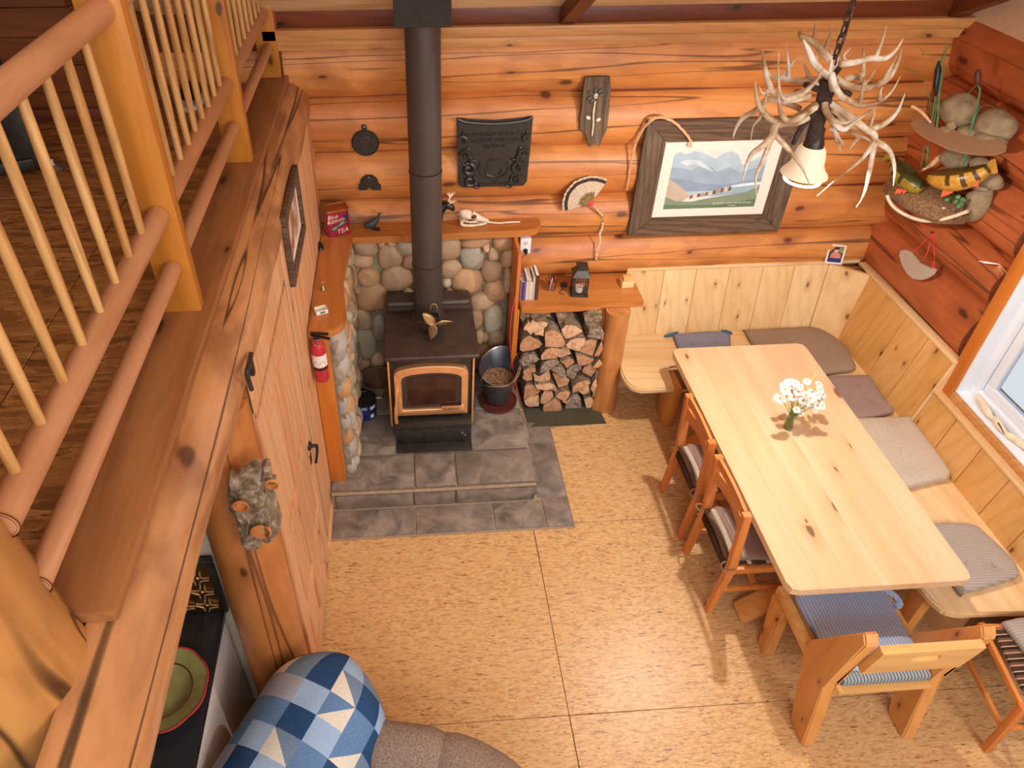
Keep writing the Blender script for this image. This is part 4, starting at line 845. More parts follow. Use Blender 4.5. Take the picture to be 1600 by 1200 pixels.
# firewood: outlines of the split ends, measured on the stack's front face, each extruded back as its own log
FW = [
 ([(120,215),(165,160),(185,175),(205,135),(240,160),(300,150),(355,165),(350,200),(320,215),(315,300),(270,285),(235,290),(215,255),(190,285),(150,245),(120,240)],'s'),
 ([(100,90),(200,75),(330,85),(400,130),(405,170),(355,165),(300,150),(240,160),(205,135),(150,170),(120,215),(95,170)],'b'),
 ([(345,240),(380,228),(440,235),(490,280),(520,330),(525,375),(490,398),(380,392),(330,390),(325,300),(325,255)],'s'),
 ([(495,250),(540,205),(590,205),(640,215),(710,265),(640,310),(540,345),(510,300)],'s'),
 ([(740,290),(760,240),(820,208),(890,212),(940,250),(955,320),(880,315),(800,300)],'g'),
 ([(85,400),(110,350),(160,315),(190,310),(230,340),(270,350),(312,395),(270,430),(200,450),(110,465),(85,450)],'s'),
 ([(530,380),(580,330),(640,310),(728,310),(715,360),(660,440),(600,425),(540,400)],'s'),
 ([(665,445),(730,345),(785,325),(845,335),(830,410),(800,495),(740,480)],'s'),
 ([(815,505),(850,430),(890,355),(935,335),(970,350),(968,430),(930,490),(870,505)],'s'),
 ([(290,520),(285,480),(330,420),(390,400),(480,410),(470,450),(440,505),(380,510)],'s'),
 ([(460,520),(480,450),(520,420),(570,430),(592,490),(540,510),(500,530)],'s'),
 ([(630,470),(700,475),(810,515),(770,550),(700,575),(650,560)],'s'),
 ([(95,555),(120,510),(170,490),(240,500),(280,540),(240,575),(170,590),(110,620)],'g'),
 ([(275,660),(285,600),(320,550),(380,520),(440,520),(468,550),(430,580),(350,640)],'g'),
 ([(480,550),(560,525),(615,530),(620,560),(570,600),(540,620),(520,580)],'s'),
 ([(545,690),(545,640),(590,600),(640,580),(690,590),(695,630),(650,660),(640,700),(600,735)],'g'),
 ([(800,590),(830,550),(890,510),(955,510),(960,540),(940,590),(880,600)],'s'),
 ([(700,665),(720,620),(790,600),(850,610),(835,660),(790,715),(740,690)],'s'),
 ([(385,615),(420,590),(490,580),(525,620),(535,690),(500,700),(430,650)],'g'),
 ([(840,690),(850,660),(900,640),(935,690),(935,760),(910,765),(870,720)],'g'),
 ([(110,640),(160,600),(230,600),(235,640),(190,650),(120,690)],'s'),
 ([(105,700),(160,660),(200,665),(205,735),(150,745),(110,720)],'s'),
 ([(210,670),(250,720),(370,640),(385,690),(380,740),(290,760),(230,745)],'s'),
 ([(225,765),(290,765),(370,745),(420,770),(410,805),(330,825),(250,810)],'s'),
 ([(405,680),(470,700),(540,715),(580,745),(560,790),(470,825),(440,760)],'s'),
 ([(595,790),(640,745),(720,715),(775,735),(760,760),(700,780),(640,830),(600,840)],'s'),
 ([(640,840),(700,790),(750,770),(775,830),(775,880),(710,890)],'s'),
 ([(775,810),(800,750),(835,705),(880,730),(915,785),(870,815),(800,845)],'s'),
 ([(805,860),(850,825),(930,795),(930,870),(915,905),(850,890)],'g'),
 ([(120,930),(130,800),(150,780),(220,790),(285,845),(260,870),(190,900)],'s'),
 ([(280,950),(290,880),(320,830),(400,840),(408,880),(370,930),(320,955)],'s'),
 ([(380,820),(430,795),(455,850),(440,865),(400,840)],'s'),
 ([(430,880),(470,835),(540,815),(575,840),(560,880),(520,925),(470,905)],'s'),
 ([(125,950),(200,905),(270,895),(280,960),(270,1005),(180,1015),(140,990)],'s'),
 ([(305,990),(320,960),(390,925),(430,895),(480,940),(490,1020),(480,1060),(310,1050)],'s'),
 ([(530,1000),(560,930),(600,870),(640,875),(685,920),(690,1020),(680,1080),(600,1085),(535,1050)],'g'),
 ([(715,920),(770,905),(850,910),(905,950),(912,1020),(890,1045),(730,1060)],'s'),
 ([(495,900),(550,935),(540,955),(500,940)],'s'),
 ([(450,130),(500,90),(580,80),(640,150),(590,205),(540,205),(490,250)],'b'),
 ([(730,130),(800,80),(900,85),(940,180),(890,212),(820,208),(750,245)],'b'),
]
FR = {}
for i, (pl_, kd) in enumerate(FW):
    dy = .02*math.sin(i*2.7)
    y0_ = 3.965+dy if kd != 'b' else 4.03
    q = [P(800+a/6.315, 480+b/6.315, y=3.95) for a, b in pl_]; cen = sum(q, V())/len(q)
    q = [V((min(1.375, max(.775, (cen+(p-cen)*.995).x)), y0_, max(.012, (cen+(p-cen)*.995).z))) for p in q]
    row = int(round((.93-cen.z)/.13)); 
    t = thing('firewood', None, 'firewood', (cen.x, 4.1, cen.z), 'split firewood stacked in the alcove'); FR[t.name] = (cen.z, cen.x, kd)
    bm = B(); n = len(q); L = .30
    ring0 = [bm.verts.new(p+V((0, .004*mn.noise(p*60+V((i, 0, 0))), 0))) for p in q]
    c0_ = bm.verts.new(V((cen.x, y0_-.004, max(.02, cen.z))))
    for k in range(n): bm.faces.new((ring0[k], ring0[(k+1) % n], c0_))
    obj('split_end', bm, 'split_grey' if kd == 'g' else ('bark' if kd == 'b' else 'split'), t)
    bm = B(); rg = []
    for s_, yy in ((1., y0_+.0005), (1.0, y0_+.02), (1.0, y0_+.15), (.97, y0_+L)):
        rg.append([bm.verts.new(V((cen.x+(p.x-cen.x)*s_, yy, cen.z+(p.z-cen.z)*s_))+.004*V((mn.noise(p*40+V((yy*9, 0, 0))), 0, mn.noise(p*37+V((yy*9, 5, 0)))))) for p in q])
    for a, b in zip(rg, rg[1:]):
        for k in range(n): bm.faces.new((a[k], a[(k+1) % n], b[(k+1) % n], b[k]))
    bm.faces.new(rg[-1]); obj('bark_side', bm, 'bark', t)
fws = sorted([o for o in COL.objects if o.name.startswith('firewood')], key=lambda o: -FR[o.name][0])
rows = []
for o in fws:
    if rows and FR[rows[-1][0].name][0]-FR[o.name][0] < .065: rows[-1].append(o)
    else: rows.append([o])
ORD = ['leftmost', 'second', 'third', 'fourth', 'fifth', 'sixth', 'seventh', 'eighth']
RN = ['topmost', 'second', 'third', 'fourth', 'fifth', 'sixth', 'seventh', 'eighth', 'ninth', 'tenth', 'eleventh', 'twelfth']
for ri, r_ in enumerate(rows):
    r_.sort(key=lambda o: FR[o.name][1])
    for k, o in enumerate(r_):
        look = {'s': 'orange split firewood', 'g': 'grey weathered firewood', 'b': 'bark-covered firewood round'}[FR[o.name][2]]
        rn = 'bottom' if ri == len(rows)-1 else RN[ri]
        o['label'] = f"{look} log, {ORD[k]}{'' if k == 0 else ' from the left'} in the {rn} row of the stack"
# ---- things on the alcove shelf
bk_ = [('#7a6a60', .012, .17, 'thin brown-grey book leaning on the alcove edge strip'), ('#3b3f8a', .016, .155, 'dark blue book with a purple spine on the alcove shelf'), ('#8a5f8c', .010, .15, 'slim purple book beside the dark blue one'), ('#cfc4b8', .018, .185, 'white book with a black ring mark on the spine'), ('#d9c9b4', .012, .185, 'cream booklet right of the ring-marked book'), ('#e8e0d2', .010, .15, 'short white booklet in the middle of the row'), ('#bdb6a4', .016, .195, 'tall grey-green booklet next to the brown album'), ('#5a2a26', .026, .205, 'dark brown leather album at the right of the book row')]
x = .775
for i, (hx, th_, hh, lb) in enumerate(bk_):
    b_ = thing('book', lb, 'book', (x+th_/2, 4.16, SZ), 'books on the alcove shelf')
    bm = B(); box(bm, x, x+.0015, 4.10, 4.24, SZ+.001, SZ+hh, .0005, 1); box(bm, x+th_-.0015, x+th_, 4.10, 4.24, SZ+.001, SZ+hh, .0005, 1); box(bm, x, x+th_, 4.098, 4.101, SZ+.001, SZ+hh, .0005, 1); obj('cover', bm, plain('book_cover_'+hx[1:], hx, .5, 0, .1), b_)
    bm = B(); box(bm, x+.0018, x+th_-.0018, 4.102, 4.238, SZ+.004, SZ+hh-.004); obj('pages', bm, 'paper', b_)
    if i == 3:
        bm = B(); tube(bm, [V((x+.009+.006*math.cos(a), 4.097, SZ+hh-.02+.006*math.sin(a))) for a in [k*.628 for k in range(11)]], .0012, 5); obj('spine_mark', bm, 'black', b_)
    x += th_+.0018
jr = thing('glass_jar', 'clear glass jar full of pens and small odds beside the books', 'jar', tuple(P(861, 450, z=SZ))); c = P(860, 452, z=SZ); c.z = SZ+.001
bm = B(); lathe(bm, [(0, 0), (.036, 0), (.040, .01), (.040, .085), (.036, .085), (.036, .012), (0, .008)], c, 24); obj('glass', bm, 'glass', jr)
for k, (mt_) in enumerate(['black', 'chrome', 'navy', 'brass', 'black', 'paper', 'chrome', 'redcloth']):
    a = k*.8; bm = B(); tube(bm, [c+V((.014*math.cos(a), .014*math.sin(a), .012)), c+V((.030*math.cos(a+.7), .030*math.sin(a+.7), .095+.01*(k % 3)))], .0035, 6); obj('pen', bm, mt_, jr)
cg = thing('sunglasses', 'small black gadget with a loose cable between jar and lantern', 'gadget', tuple(P(880, 447, z=SZ))); c = P(881, 447, z=SZ); c.z = SZ+.001
bm = B(); box(bm, c.x-.022, c.x+.022, c.y-.02, c.y+.02, c.z, c.z+.022, .005); cg.name = 'adapter'; obj('body', bm, 'black', cg)
bm = B(); tube(bm, smooth_path([c+V((0, -.02, .006)), c+V((-.03, -.06, .004)), c+V((-.05, -.09, .004)), c+V((-.02, -.11, .004))]), .0025, 6); obj('cable', bm, 'black', cg)
ln = thing('candle_lantern', 'black metal lantern with a white candle on the alcove shelf', 'lantern', tuple(P(906, 455, z=SZ))); c = P(904, 457, z=SZ); lx, ly = c.x, c.y; m4 = Matrix.Translation((lx, ly, SZ+.001)) @ Matrix.Rotation(-.12, 4, 'Z')
def lb_(name, mat, *bxs, par=ln):
    bm = B()
    for b in bxs: box(bm, *b, .001, 1, 0, m4)
    return obj(name, bm, mat, par)
lb_('base', 'ironb', (-.062, .062, -.062, .062, 0, .012))
for sx_ in (-1, 1):
    for sy_ in (-1, 1): lb_('corner_post', 'ironb', (sx_*.05-.005, sx_*.05+.005, sy_*.05-.005, sy_*.05+.005, .012, .165))
for sy_ in (-1, 1):
    lb_('slotted_band', 'ironb', (-.045, .045, sy_*.05-.003, sy_*.05+.003, .150, .158), (-.045, .045, sy_*.05-.003, sy_*.05+.003, .118, .124), *[(-.045+.018*k, -.037+.018*k, sy_*.05-.003, sy_*.05+.003, .122, .152) for k in range(6)])
    lb_('slotted_band', 'ironb', (sy_*.05-.003, sy_*.05+.003, -.045, .045, .120, .155))
bm = B()
for q, z0, z1 in ((((.062, .062)), .165, .215),):
    a = [bm.verts.new(m4 @ V((x_*.064, y_*.064, .163))) for x_, y_ in ((-1, -1), (1, -1), (1, 1), (-1, 1))]; b = [bm.verts.new(m4 @ V((x_*.034, y_*.034, .205))) for x_, y_ in ((-1, -1), (1, -1), (1, 1), (-1, 1))]
    for k in range(4): bm.faces.new((a[k], a[(k+1) % 4], b[(k+1) % 4], b[k]))
    bm.faces.new(a); bm.faces.new(b)
obj('roof', bm, 'ironb', ln)
lb_('chimney_cap', 'ironb', (-.034, .034, -.034, .034, .205, .228), (-.04, .04, -.04, .04, .228, .234))
for sy_ in (-1, 1): lb_('glass_pane', 'glass', (-.045, .045, sy_*.046-.001, sy_*.046+.001, .013, .118))
bm = B(); lathe(bm, [(0, .013), (.026, .013), (.028, .055), (.025, .055), (.024, .050), (0, .050)], m4.translation, 20); cdl = obj('candle', bm, 'paper', None); cdl['label'] = 'short white candle in a cup inside the black lantern'; cdl['category'] = 'candle'
cb_ = thing('coaster_box', 'pale wooden block holder with coasters at the right of the alcove shelf', 'box', tuple(P(978, 445, z=SZ))); c = P(979, 448, z=SZ)
m4 = Matrix.Translation((c.x, c.y+.01, SZ+.001)) @ Matrix.Rotation(.06, 4, 'Z')
bm = B(); box(bm, -.045, .045, -.03, -.024, 0, .055, .002, mat=m4); box(bm, -.045, .045, .024, .03, 0, .055, .002, mat=m4); box(bm, -.045, -.039, -.024, .024, 0, .055, .001, mat=m4); box(bm, .039, .045, -.024, .024, 0, .055, .001, mat=m4); obj('holder', bm, 'pine_x', cb_)
for k in range(5):
    bm = B(); box(bm, -.035, .035, -.020+.008*k, -.014+.008*k, .002, .085, .001, mat=m4); obj('coaster', bm, 'slab_x', cb_)
ot = thing('wall_outlet', 'white double wall outlet with a black plug above the books', 'outlet', tuple(P(821, 385, y=4.37))); c = P(821, 384, y=4.37)
bm = B(); box(bm, c.x-.038, c.x+.038, 4.362, 4.40, c.z-.062, c.z+.062, .003); obj('plate', bm, 'white', ot)
bm = B(); box(bm, c.x-.017, c.x+.017, 4.359, 4.363, c.z+.012, c.z+.046, .002); obj('socket', bm, 'paper', ot)
bm = B(); box(bm, c.x-.017, c.x+.017, 4.359, 4.363, c.z-.046, c.z-.012, .002); obj('socket', bm, 'paper', ot)
bm = B()
for dx in (-.007, .007): box(bm, c.x+dx-.0015, c.x+dx+.0015, 4.357, 4.3595, c.z+.026, c.z+.036)
box(bm, c.x-.003, c.x+.003, 4.357, 4.3595, c.z+.016, c.z+.021); obj('slots', bm, 'black', ot)
cdn = thing('red_cord', 'red power cord hanging from the black plug down beside the alcove', 'cord', (c.x, 4.3, .9))
bm = B(); lathe(bm, [(0, 0), (.016, 0), (.014, .02), (.007, .035), (0, .035)], V((c.x, 4.355, c.z-.028)), 14, axis=(0, -1, -.3)); obj('plug', bm, 'black', cdn)
cpts = [V((c.x, 4.325, c.z-.05)), P(815, 405, y=4.25), P(812, 440, y=4.12), P(806, 462, y=4.0), P(800, 485, y=3.96), P(797, 520, y=3.95), P(799, 560, y=3.95), P(806, 600, y=3.93), P(812, 625, y=3.92)]
cpts[-1].z = max(cpts[-1].z, .19)
bm = B(); tube(bm, smooth_path(cpts, 5), .0045, 8); obj('cable', bm, 'red', cdn)

# ================================================================== CORNER BENCH
be = thing('corner_bench', 'built-in L-shaped pine corner bench with plank backrests around the table', 'bench', (2.6, 4.0, 0))
SB = .45
lobe = [P(a, b, z=SB) for a, b in ((985, 530), (972, 555), (970, 568), (975, 582), (985, 597), (1000, 604), (1050, 604), (1048, 585), (1040, 573), (1045, 566))]
def slab_o(pts, z0, z1, name, mat, par, bev=.012):
    bm = B(); prism(bm, [(p[0], p[1], z0) for p in pts], (0, 0, z1-z0), 0, bev); return obj(name, bm, mat, par)
slab_o([(1.60, 4.32), (1.60, 4.11), (1.555, 4.0), (1.527, 3.88), (1.535, 3.775), (1.575, 3.71), (1.63, 3.685), (1.87, 3.685), (1.875, 3.80), (1.865, 3.90), (1.90, 3.935), (2.0, 3.94), (2.62, 3.94), (2.62, 4.32)], SB-.05, SB, 'seat_board', 'pine_x', be)
slab_o([(2.622, 4.32), (2.622, 3.94), (2.68, 3.86), (2.70, 3.7), (2.70, 2.05), (2.705, 1.97), (2.74, 1.90), (2.80, 1.875), (3.20, 1.87), (3.38, 1.87), (3.38, 4.32)], SB-.05, SB, 'seat_board', 'pine_y', be)
bm = B(); box(bm, 1.88, 1.95, 3.73, 3.93, 0, SB-.052, .006); obj('leg_board', bm, 'slab', be)
bm = B(); prism(bm, [(1.86, 3.80, 0), (1.96, 3.78, 0), (2.0, 3.95, SB-.06), (1.9, 3.97, SB-.06)], (.0, .06, 0)); bm.free()
bm = B(); box(bm, 1.62, 3.3, 4.20, 4.25, .0, SB-.052, .004); obj('seat_riser', bm, 'pine_x', be)
bm = B(); box(bm, 2.95, 3.0, 1.95, 4.20, .0, SB-.052, .004); obj('seat_riser', bm, 'pine_y', be)
bm = B(); box(bm, 2.72, 2.78, 2.0, 2.1, 0, SB-.052, .006); obj('leg_board', bm, 'slab', be)
# leaning backrest of the back side
ztop, ybt, ybb = 1.0, 4.385, 4.305
xs = [1.62, 1.906, 2.153, 2.41, 2.663, 2.908, 3.17]
xb = [P(a, b, z=SB).x for a, b in ((985, 523), (1031, 524), (1082, 517), (1133, 515), (1180, 513), (1232, 512))]+[3.13]
for i in range(len(xs)-1):
    bm = B(); prism(bm, [(xs[i]+.0015, ybt, ztop), (xs[i+1]-.0015, ybt, ztop), (xs[i+1]-.0015-(.02 if i == 5 else 0), ybb, SB), (xs[i]+.0015, ybb, SB)], (0, .022, 0), 0, .0025); obj('back_board', bm, 'pine_z', be)
# corner facet and right side
cA_t, cA_b, cB_t, cB_b = V((3.17, ybt, ztop)), V((3.15, ybb, SB)), V((3.385, 4.20, ztop)), V((3.305, 4.15, SB))
bm = B(); prism(bm, [cA_t, cB_t, cB_b, cA_b], V((.02, .02, 0)), 0, .002); obj('back_board', bm, 'pine_z', be)
ys_t = [4.20, 3.96, 3.72, 3.47, 3.22]
for i in range(4):
    bm = B(); prism(bm, [(3.385, ys_t[i]-.0015, ztop), (3.385, ys_t[i+1]+.0015, ztop), (3.305, ys_t[i+1]+.0015-.0, SB), (3.305, ys_t[i]-.0015, SB)], (.022, 0, 0), 0, .0025); obj('back_board', bm, 'pine_zr', be)
bm = B(); box(bm, 3.38, 3.44, 3.20, 4.36, ztop-.002, ztop+.022, .004); obj('cap_rail', bm, 'pine_y', be)
bm = B(); box(bm, 1.62, 3.40, 4.375, 4.43, ztop-.002, ztop+.022, .004); obj('cap_rail', bm, 'pine_x', be)
bm = B(); prism(bm, [(3.30, 3.20, SB), (3.385, 3.20, ztop), (3.44, 3.20, ztop), (3.44, 3.20, SB)], (0, .02, 0), 0, .003); obj('end_board', bm, 'pine_z', be)
yy = 3.198; zt2 = .765
while yy > 1.0:
    bm = B(); prism(bm, [(3.352, yy, zt2), (3.352, yy-.237, zt2), (3.305, yy-.237, SB-.06), (3.305, yy, SB-.06)], (.02, 0, 0), 0, .0025); obj('back_board', bm, 'pine_zr', be); yy -= .24
bm = B(); box(bm, 3.343, 3.40, .96, 3.20, zt2, zt2+.02, .004); obj('cap_rail', bm, 'pine_y', be)
# ---- cushions
def cushion(name, label, pts, z, th_, mat, tufts=(), r=.012, piping=None, ties=None, grp='cushions on the corner bench', domed=.012):
    t = thing(name, label, 'cushion', (sum(p[0] for p in pts)/len(pts), sum(p[1] for p in pts)/len(pts), z), grp)
    n = len(pts); q = smooth_path([V((p[0], p[1], 0)) for p in pts]+[V((pts[0][0], pts[0][1], 0))], 3)[:-1]; n = len(q); c = sum(q, V())/n
    bm = B(); rings = []
    for s_, zz in ((.955, .001), (1., th_*.3), (1., th_*.7), (.965, th_*.95), (.9, th_+domed*.3), (.7, th_+domed*.8), (.45, th_+domed), (.2, th_+domed)):
        ring = []
        for p in q:
            w_ = c+(p-c)*s_; dz = 0
            for tx, ty in tufts: dz -= .024*math.exp(-((w_.x-tx)**2+(w_.y-ty)**2)/.0016)
            ring.append(bm.verts.new((w_.x, w_.y, z+zz+(dz if s_ < .9 else 0)+.003*mn.noise(w_*9))))
        rings.append(ring)
    for a, b in zip(rings, rings[1:]):
        for k in range(n): bm.faces.new((a[k], a[(k+1) % n], b[(k+1) % n], b[k]))
    bm.faces.new(rings[0]); bm.faces.new(rings[-1]); obj('pad', bm, mat, t, 60)
    for tx, ty in tufts:
        bm = B(); blob(bm, (tx, ty, z+th_+domed-.010), (.009, .009, .004), 1, 0); obj('button', bm, mat, t)
    return t
def zl(pts, z): return [tuple(P(a, b, z=z))[:2] for a, b in pts]
k1 = cushion('seat_cushion', 'blue-grey tied cushion in shadow at the back beyond the table', [(2.03, 4.25), (2.02, 4.08), (2.03, 3.93), (2.42, 3.93), (2.42, 4.08), (2.44, 4.25)], SB+.001, .045, 'bluegrey', [(2.13, 4.12), (2.31, 4.12)])
for s_ in (2.03, 2.44):
    bm = B(); tube(bm, smooth_path([V((s_, 4.25, SB+.03)), V((s_-.06*(1 if s_ < 2.2 else -1), 4.26, SB+.012)), V((s_+.02, 4.27, SB+.03)), V((s_+.03*(1 if s_ < 2.2 else -1), 4.25, SB+.05))]), .009, 6); obj('tie', bm, 'bluetie', k1)
cushion('seat_cushion', 'large taupe wool corner cushion at the back right of the bench', [(2.60, 4.26), (3.0, 4.265), (3.17, 4.25), (3.26, 4.12), (3.29, 4.0), (3.27, 3.90), (3.23, 3.77), (3.1, 3.745), (2.9, 3.74), (2.85, 3.95), (2.62, 3.97)], SB+.001, .05, 'wool_dk')
cushion('seat_cushion', 'mauve-brown tufted cushion on the window side under the corner cushion', [(2.87, 3.70), (3.25, 3.69), (3.285, 3.65), (3.265, 3.38), (3.275, 3.34), (3.20, 3.30), (2.87, 3.28)], SB+.001, .045, 'mauve', [(3.0, 3.58), (3.16, 3.42), (3.15, 3.58), (3.0, 3.42)])
cushion('seat_cushion', 'thick pale oatmeal wool cushion halfway along the window bench', [(2.86, 3.26), (3.28, 3.25), (3.32, 3.22), (3.305, 2.80), (3.26, 2.73), (3.2, 2.72), (2.86, 2.71)], SB+.001, .065, 'wool')
cushion('seat_cushion', 'grey ribbed tufted cushion at the near end of the window bench', [(2.86, 2.42), (3.18, 2.40), (3.24, 2.31), (3.275, 2.15), (3.25, 2.07), (3.20, 2.04), (2.9, 1.98), (2.86, 2.0)], SB+.001, .045, 'ribbed', [(3.13, 2.31), (3.0, 2.31), (3.14, 2.12), (3.0, 2.14)])

# ================================================================== TABLE
tb_ = thing('dining_table', 'long pale pine dining table with splayed trestle legs', 'table', (2.28, 2.83, 0))
n_pl = 6; x0, x1 = 1.812, 2.755
for i in range(n_pl):
    a, b = x0+(x1-x0)*i/n_pl, x0+(x1-x0)*(i+1)/n_pl
    pts = [(a, 1.888), (b, 1.888), (b, 3.768), (a, 3.768)]
    if i == 0: pts = [(a+.055, 1.888), (b, 1.888), (b, 3.768), (a+.045, 3.768), (a+.012, 3.755), (a, 3.72), (a, 1.94), (a+.015, 1.90)]
    if i == n_pl-1: pts = [(a, 1.888), (b-.045, 1.888), (b-.012, 1.90), (b, 1.94), (b, 3.72), (b-.012, 3.755), (b-.045, 3.768), (a, 3.768)]
    bm = B(); prism(bm, [(p[0], p[1], .703) for p in pts], (0, 0, .047), 0, .0012); obj('top_plank', bm, 'table', tb_)
for yc in (2.22, 3.45):
    for s_ in (-1, 1):
        bm = B(); obox(bm, (2.28+s_*.42, yc+s_*.018, .012), (2.28-s_*.30, yc+s_*.018, .69), .036, .13, (0, 1, 0), .004)
        for v in bm.verts: v.co.z = min(.70, max(0.001, v.co.z))
        obj('leg', bm, 'slab', tb_)
    bm = B(); box(bm, 1.95, 2.62, yc-.04, yc+.04, .64, .702, .004); obj('top_bearer', bm, 'slab_x', tb_)
bm = B(); box(bm, 2.25, 2.31, 2.25, 3.42, .28, .38, .006); obj('stretcher', bm, 'slab_x', tb_)
# ---- daisies
vz = thing('glass_vase', 'clear glass tumbler of water on the table holding the daisies', 'vase', (2.275, 2.98, .75))
vc = P(1231, 668, z=.751)
bm = B(); lathe(bm, [(0, 0), (.028, 0), (.029, .003), (.036, .135), (.034, .135), (.0275, .006), (0, .006)], vc, 28); obj('glass', bm, 'glass', vz)
bm = B()
for k in range(60):
    a, r_ = R.uniform(0, 6.28), R.uniform(0, .022); p = vc+V((r_*math.cos(a), r_*math.sin(a), .008)); tube(bm, [p, p+V((R.uniform(-.006, .006), R.uniform(-.006, .006), .07)), p+V((R.uniform(-.012, .012), R.uniform(-.012, .012), .135))], .0016, 4)
obj('stem_bundle', bm, 'green', vz, kind='stuff')
DS = [(300,320,1),(380,440,1),(520,420,1),(640,470,1.1),(580,620,1),(660,590,1.1),(820,640,1),(890,540,1),(740,420,1),(230,530,1),(420,270,1),(550,530,1.1),(820,480,1),(780,590,1.1),(363,262,1),(480,290,1),(660,260,.9),(850,300,1),(870,385,1.1),(320,380,1.2),(410,400,1),(190,505,1),(345,490,1.2),(450,500,1.2),(270,560,1),(600,560,1.2),(720,520,1.2),(850,570,1.1),(920,470,.9),(900,640,1),(610,680,1.3),(755,645,1.1),(500,700,.9),(570,770,.9),(690,640,.9),(800,700,1.),(560,350,.8),(780,460,1),(420,330,.9)]
dz0 = None
for i, (u, v, k_) in enumerate(DS):
    px, py = 1195+u/10, 570+v/10
    yy_ = vc.y+.005+.07*math.sin(i*1.9)
    c = P(px, py, y=yy_); rr_ = .027*k_
    dcen = V((vc.x+.02, vc.y, .93)); nv = ((c-dcen).normalized()*.8+V((-.25, -.75, 1.1))*.8).normalized(); s_ = nv.orthogonal().normalized(); u_ = nv.cross(s_)
    bm = B(); npt = 15
    for k in range(npt):
        a = 2*math.pi*k/npt+i; d = s_*math.cos(a)+u_*math.sin(a); e = nv.cross(d)
        q = [c+d*rr_*.25-e*rr_*.05, c+d*rr_*.7-e*rr_*.15-nv*.001, c+d*rr_*(1+.08*math.sin(k*2.3+i))-nv*.003, c+d*rr_*.7+e*rr_*.15-nv*.001, c+d*rr_*.25+e*rr_*.05]
        bm.faces.new([bm.verts.new(p) for p in q])
    o = obj('daisy', bm, 'petal', None, 0, 'white daisy with a yellow centre in the glass tumbler', 'flower', 'daisies in the glass tumbler')
    bm = B(); blob(bm, c, (rr_*.3, rr_*.3, rr_*.18), 1, 0, rot=Matrix((s_, u_, nv)).transposed()); obj('centre', bm, 'daisy_c', o)
    bm = B(); b0 = vc+V((.012*math.cos(i), .012*math.sin(i), .10)); tube(bm, smooth_path([c-nv*.003, (c+b0)/2+V((0, 0, .012)), b0], 3), .0014, 4); obj('stem', bm, 'green', o)
bm = B()
for (a, b), (c_, d) in (((1253, 617), (1282, 572)), ((1250, 618), (1255, 575)), ((1257, 615), (1275, 583))):
    p, q = P(a, b, y=vc.y), P(c_, d, y=vc.y+.06); tube(bm, smooth_path([vc+V((0, 0, .1)), p, q], 4), [.002]*5+[.0015]*4, 5)
obj('grass_blades', bm, plain('grass_blade', '#b4b85c', .6), vz)

# ================================================================== SMALL DINING CHAIRS
def dchair(y_f, y_n, label):
    cx = 1.71; t = thing('dining_chair', label, 'chair', (cx, (y_f+y_n)/2, 0), 'slatted chairs on the left side of the table')
    for yp, s_ in ((y_f, 1), (y_n, -1)):
        yc = yp-s_*.02
        bm = B(); prism(bm, [(cx-.035, yc-.019, 0), (cx+.0, yc-.019, 0), (cx+.045, yc-.019, .43), (cx+.01, yc-.019, .90), (cx-.035, yc-.019, .90), (cx-.005, yc-.019, .43)], (0, .038, 0), 0, .003); obj('leg', bm, 'chair', t, label='rear leg rising into the backrest')
        bm = B(); box(bm, cx+.42, cx+.455, yc-.018, yc+.018, 0, .42, .003); obj('leg', bm, 'chair', t)
        bm = B(); box(bm, cx+.03, cx+.43, yc-.012, yc+.012, .375, .42, .003); obj('side_rail', bm, 'chair', t)
        bm = B(); box(bm, cx+.02, cx+.43, yc-.01, yc+.01, .20, .235, .003); obj('stretcher', bm, 'chair', t)
    ya, yb = y_n+.04, y_f-.04; n = 10
    for z0, z1, bow, nm in ((.845, .898, .006, 'crest_rail'), (.72, .80, .028, 'back_slat')):
        bm = B(); f, b = [], []
        for k in range(n+1):
            tt = k/n; y = ya+(yb-ya)*tt; xo = cx-.022+bow*math.sin(math.pi*tt)+.006*(.9-z0)/.1
            f.append([bm.verts.new((xo+dx, y, z)) for dx, z in ((0, z0), (.018, z0), (.018, z1), (0, z1))])
        for a_, b_ in zip(f, f[1:]):
            for k in range(4): bm.faces.new((a_[k], a_[(k+1) % 4], b_[(k+1) % 4], b_[k]))
        bm.faces.new(f[0]); bm.faces.new(f[-1]); obj(nm, bm, 'chair_y', t)
    bm = B(); box(bm, cx+.0, cx+.02, ya, yb, .375, .42, .003); obj('seat_rail', bm, 'chair_y', t)
    bm = B(); box(bm, cx+.43, cx+.45, ya, yb, .375, .42, .003); obj('seat_rail', bm, 'chair_y', t)
    bm = B(); box(bm, cx+.205, cx+.23, ya, yb, .20, .225, .003); obj('cross_stretcher', bm, 'chair_y', t)
    # striped webbing seat wrapped over the rails
    bm = B(); pts = [(cx-.003, .37), (cx-.003, .425), (cx+.02, .432), (cx+.2, .418), (cx+.44, .432), (cx+.453, .425), (cx+.453, .38)]
    a_ = [bm.verts.new((p[0], ya+.002, p[1])) for p in pts]; b_ = [bm.verts.new((p[0], yb-.002, p[1])) for p in pts]
    for k in range(len(pts)-1): bm.faces.new((a_[k], a_[k+1], b_[k+1], b_[k]))
    o = obj('webbing_seat', bm, 'brownsling', t); so = o.modifiers.new('s', 'SOLIDIFY'); so.thickness = .006
    return t
dchair(3.163, 2.735, 'slatted wooden chair farther from the camera at the left table side')
dchair(2.661, 2.222, 'slatted wooden chair nearer the camera at the left table side')
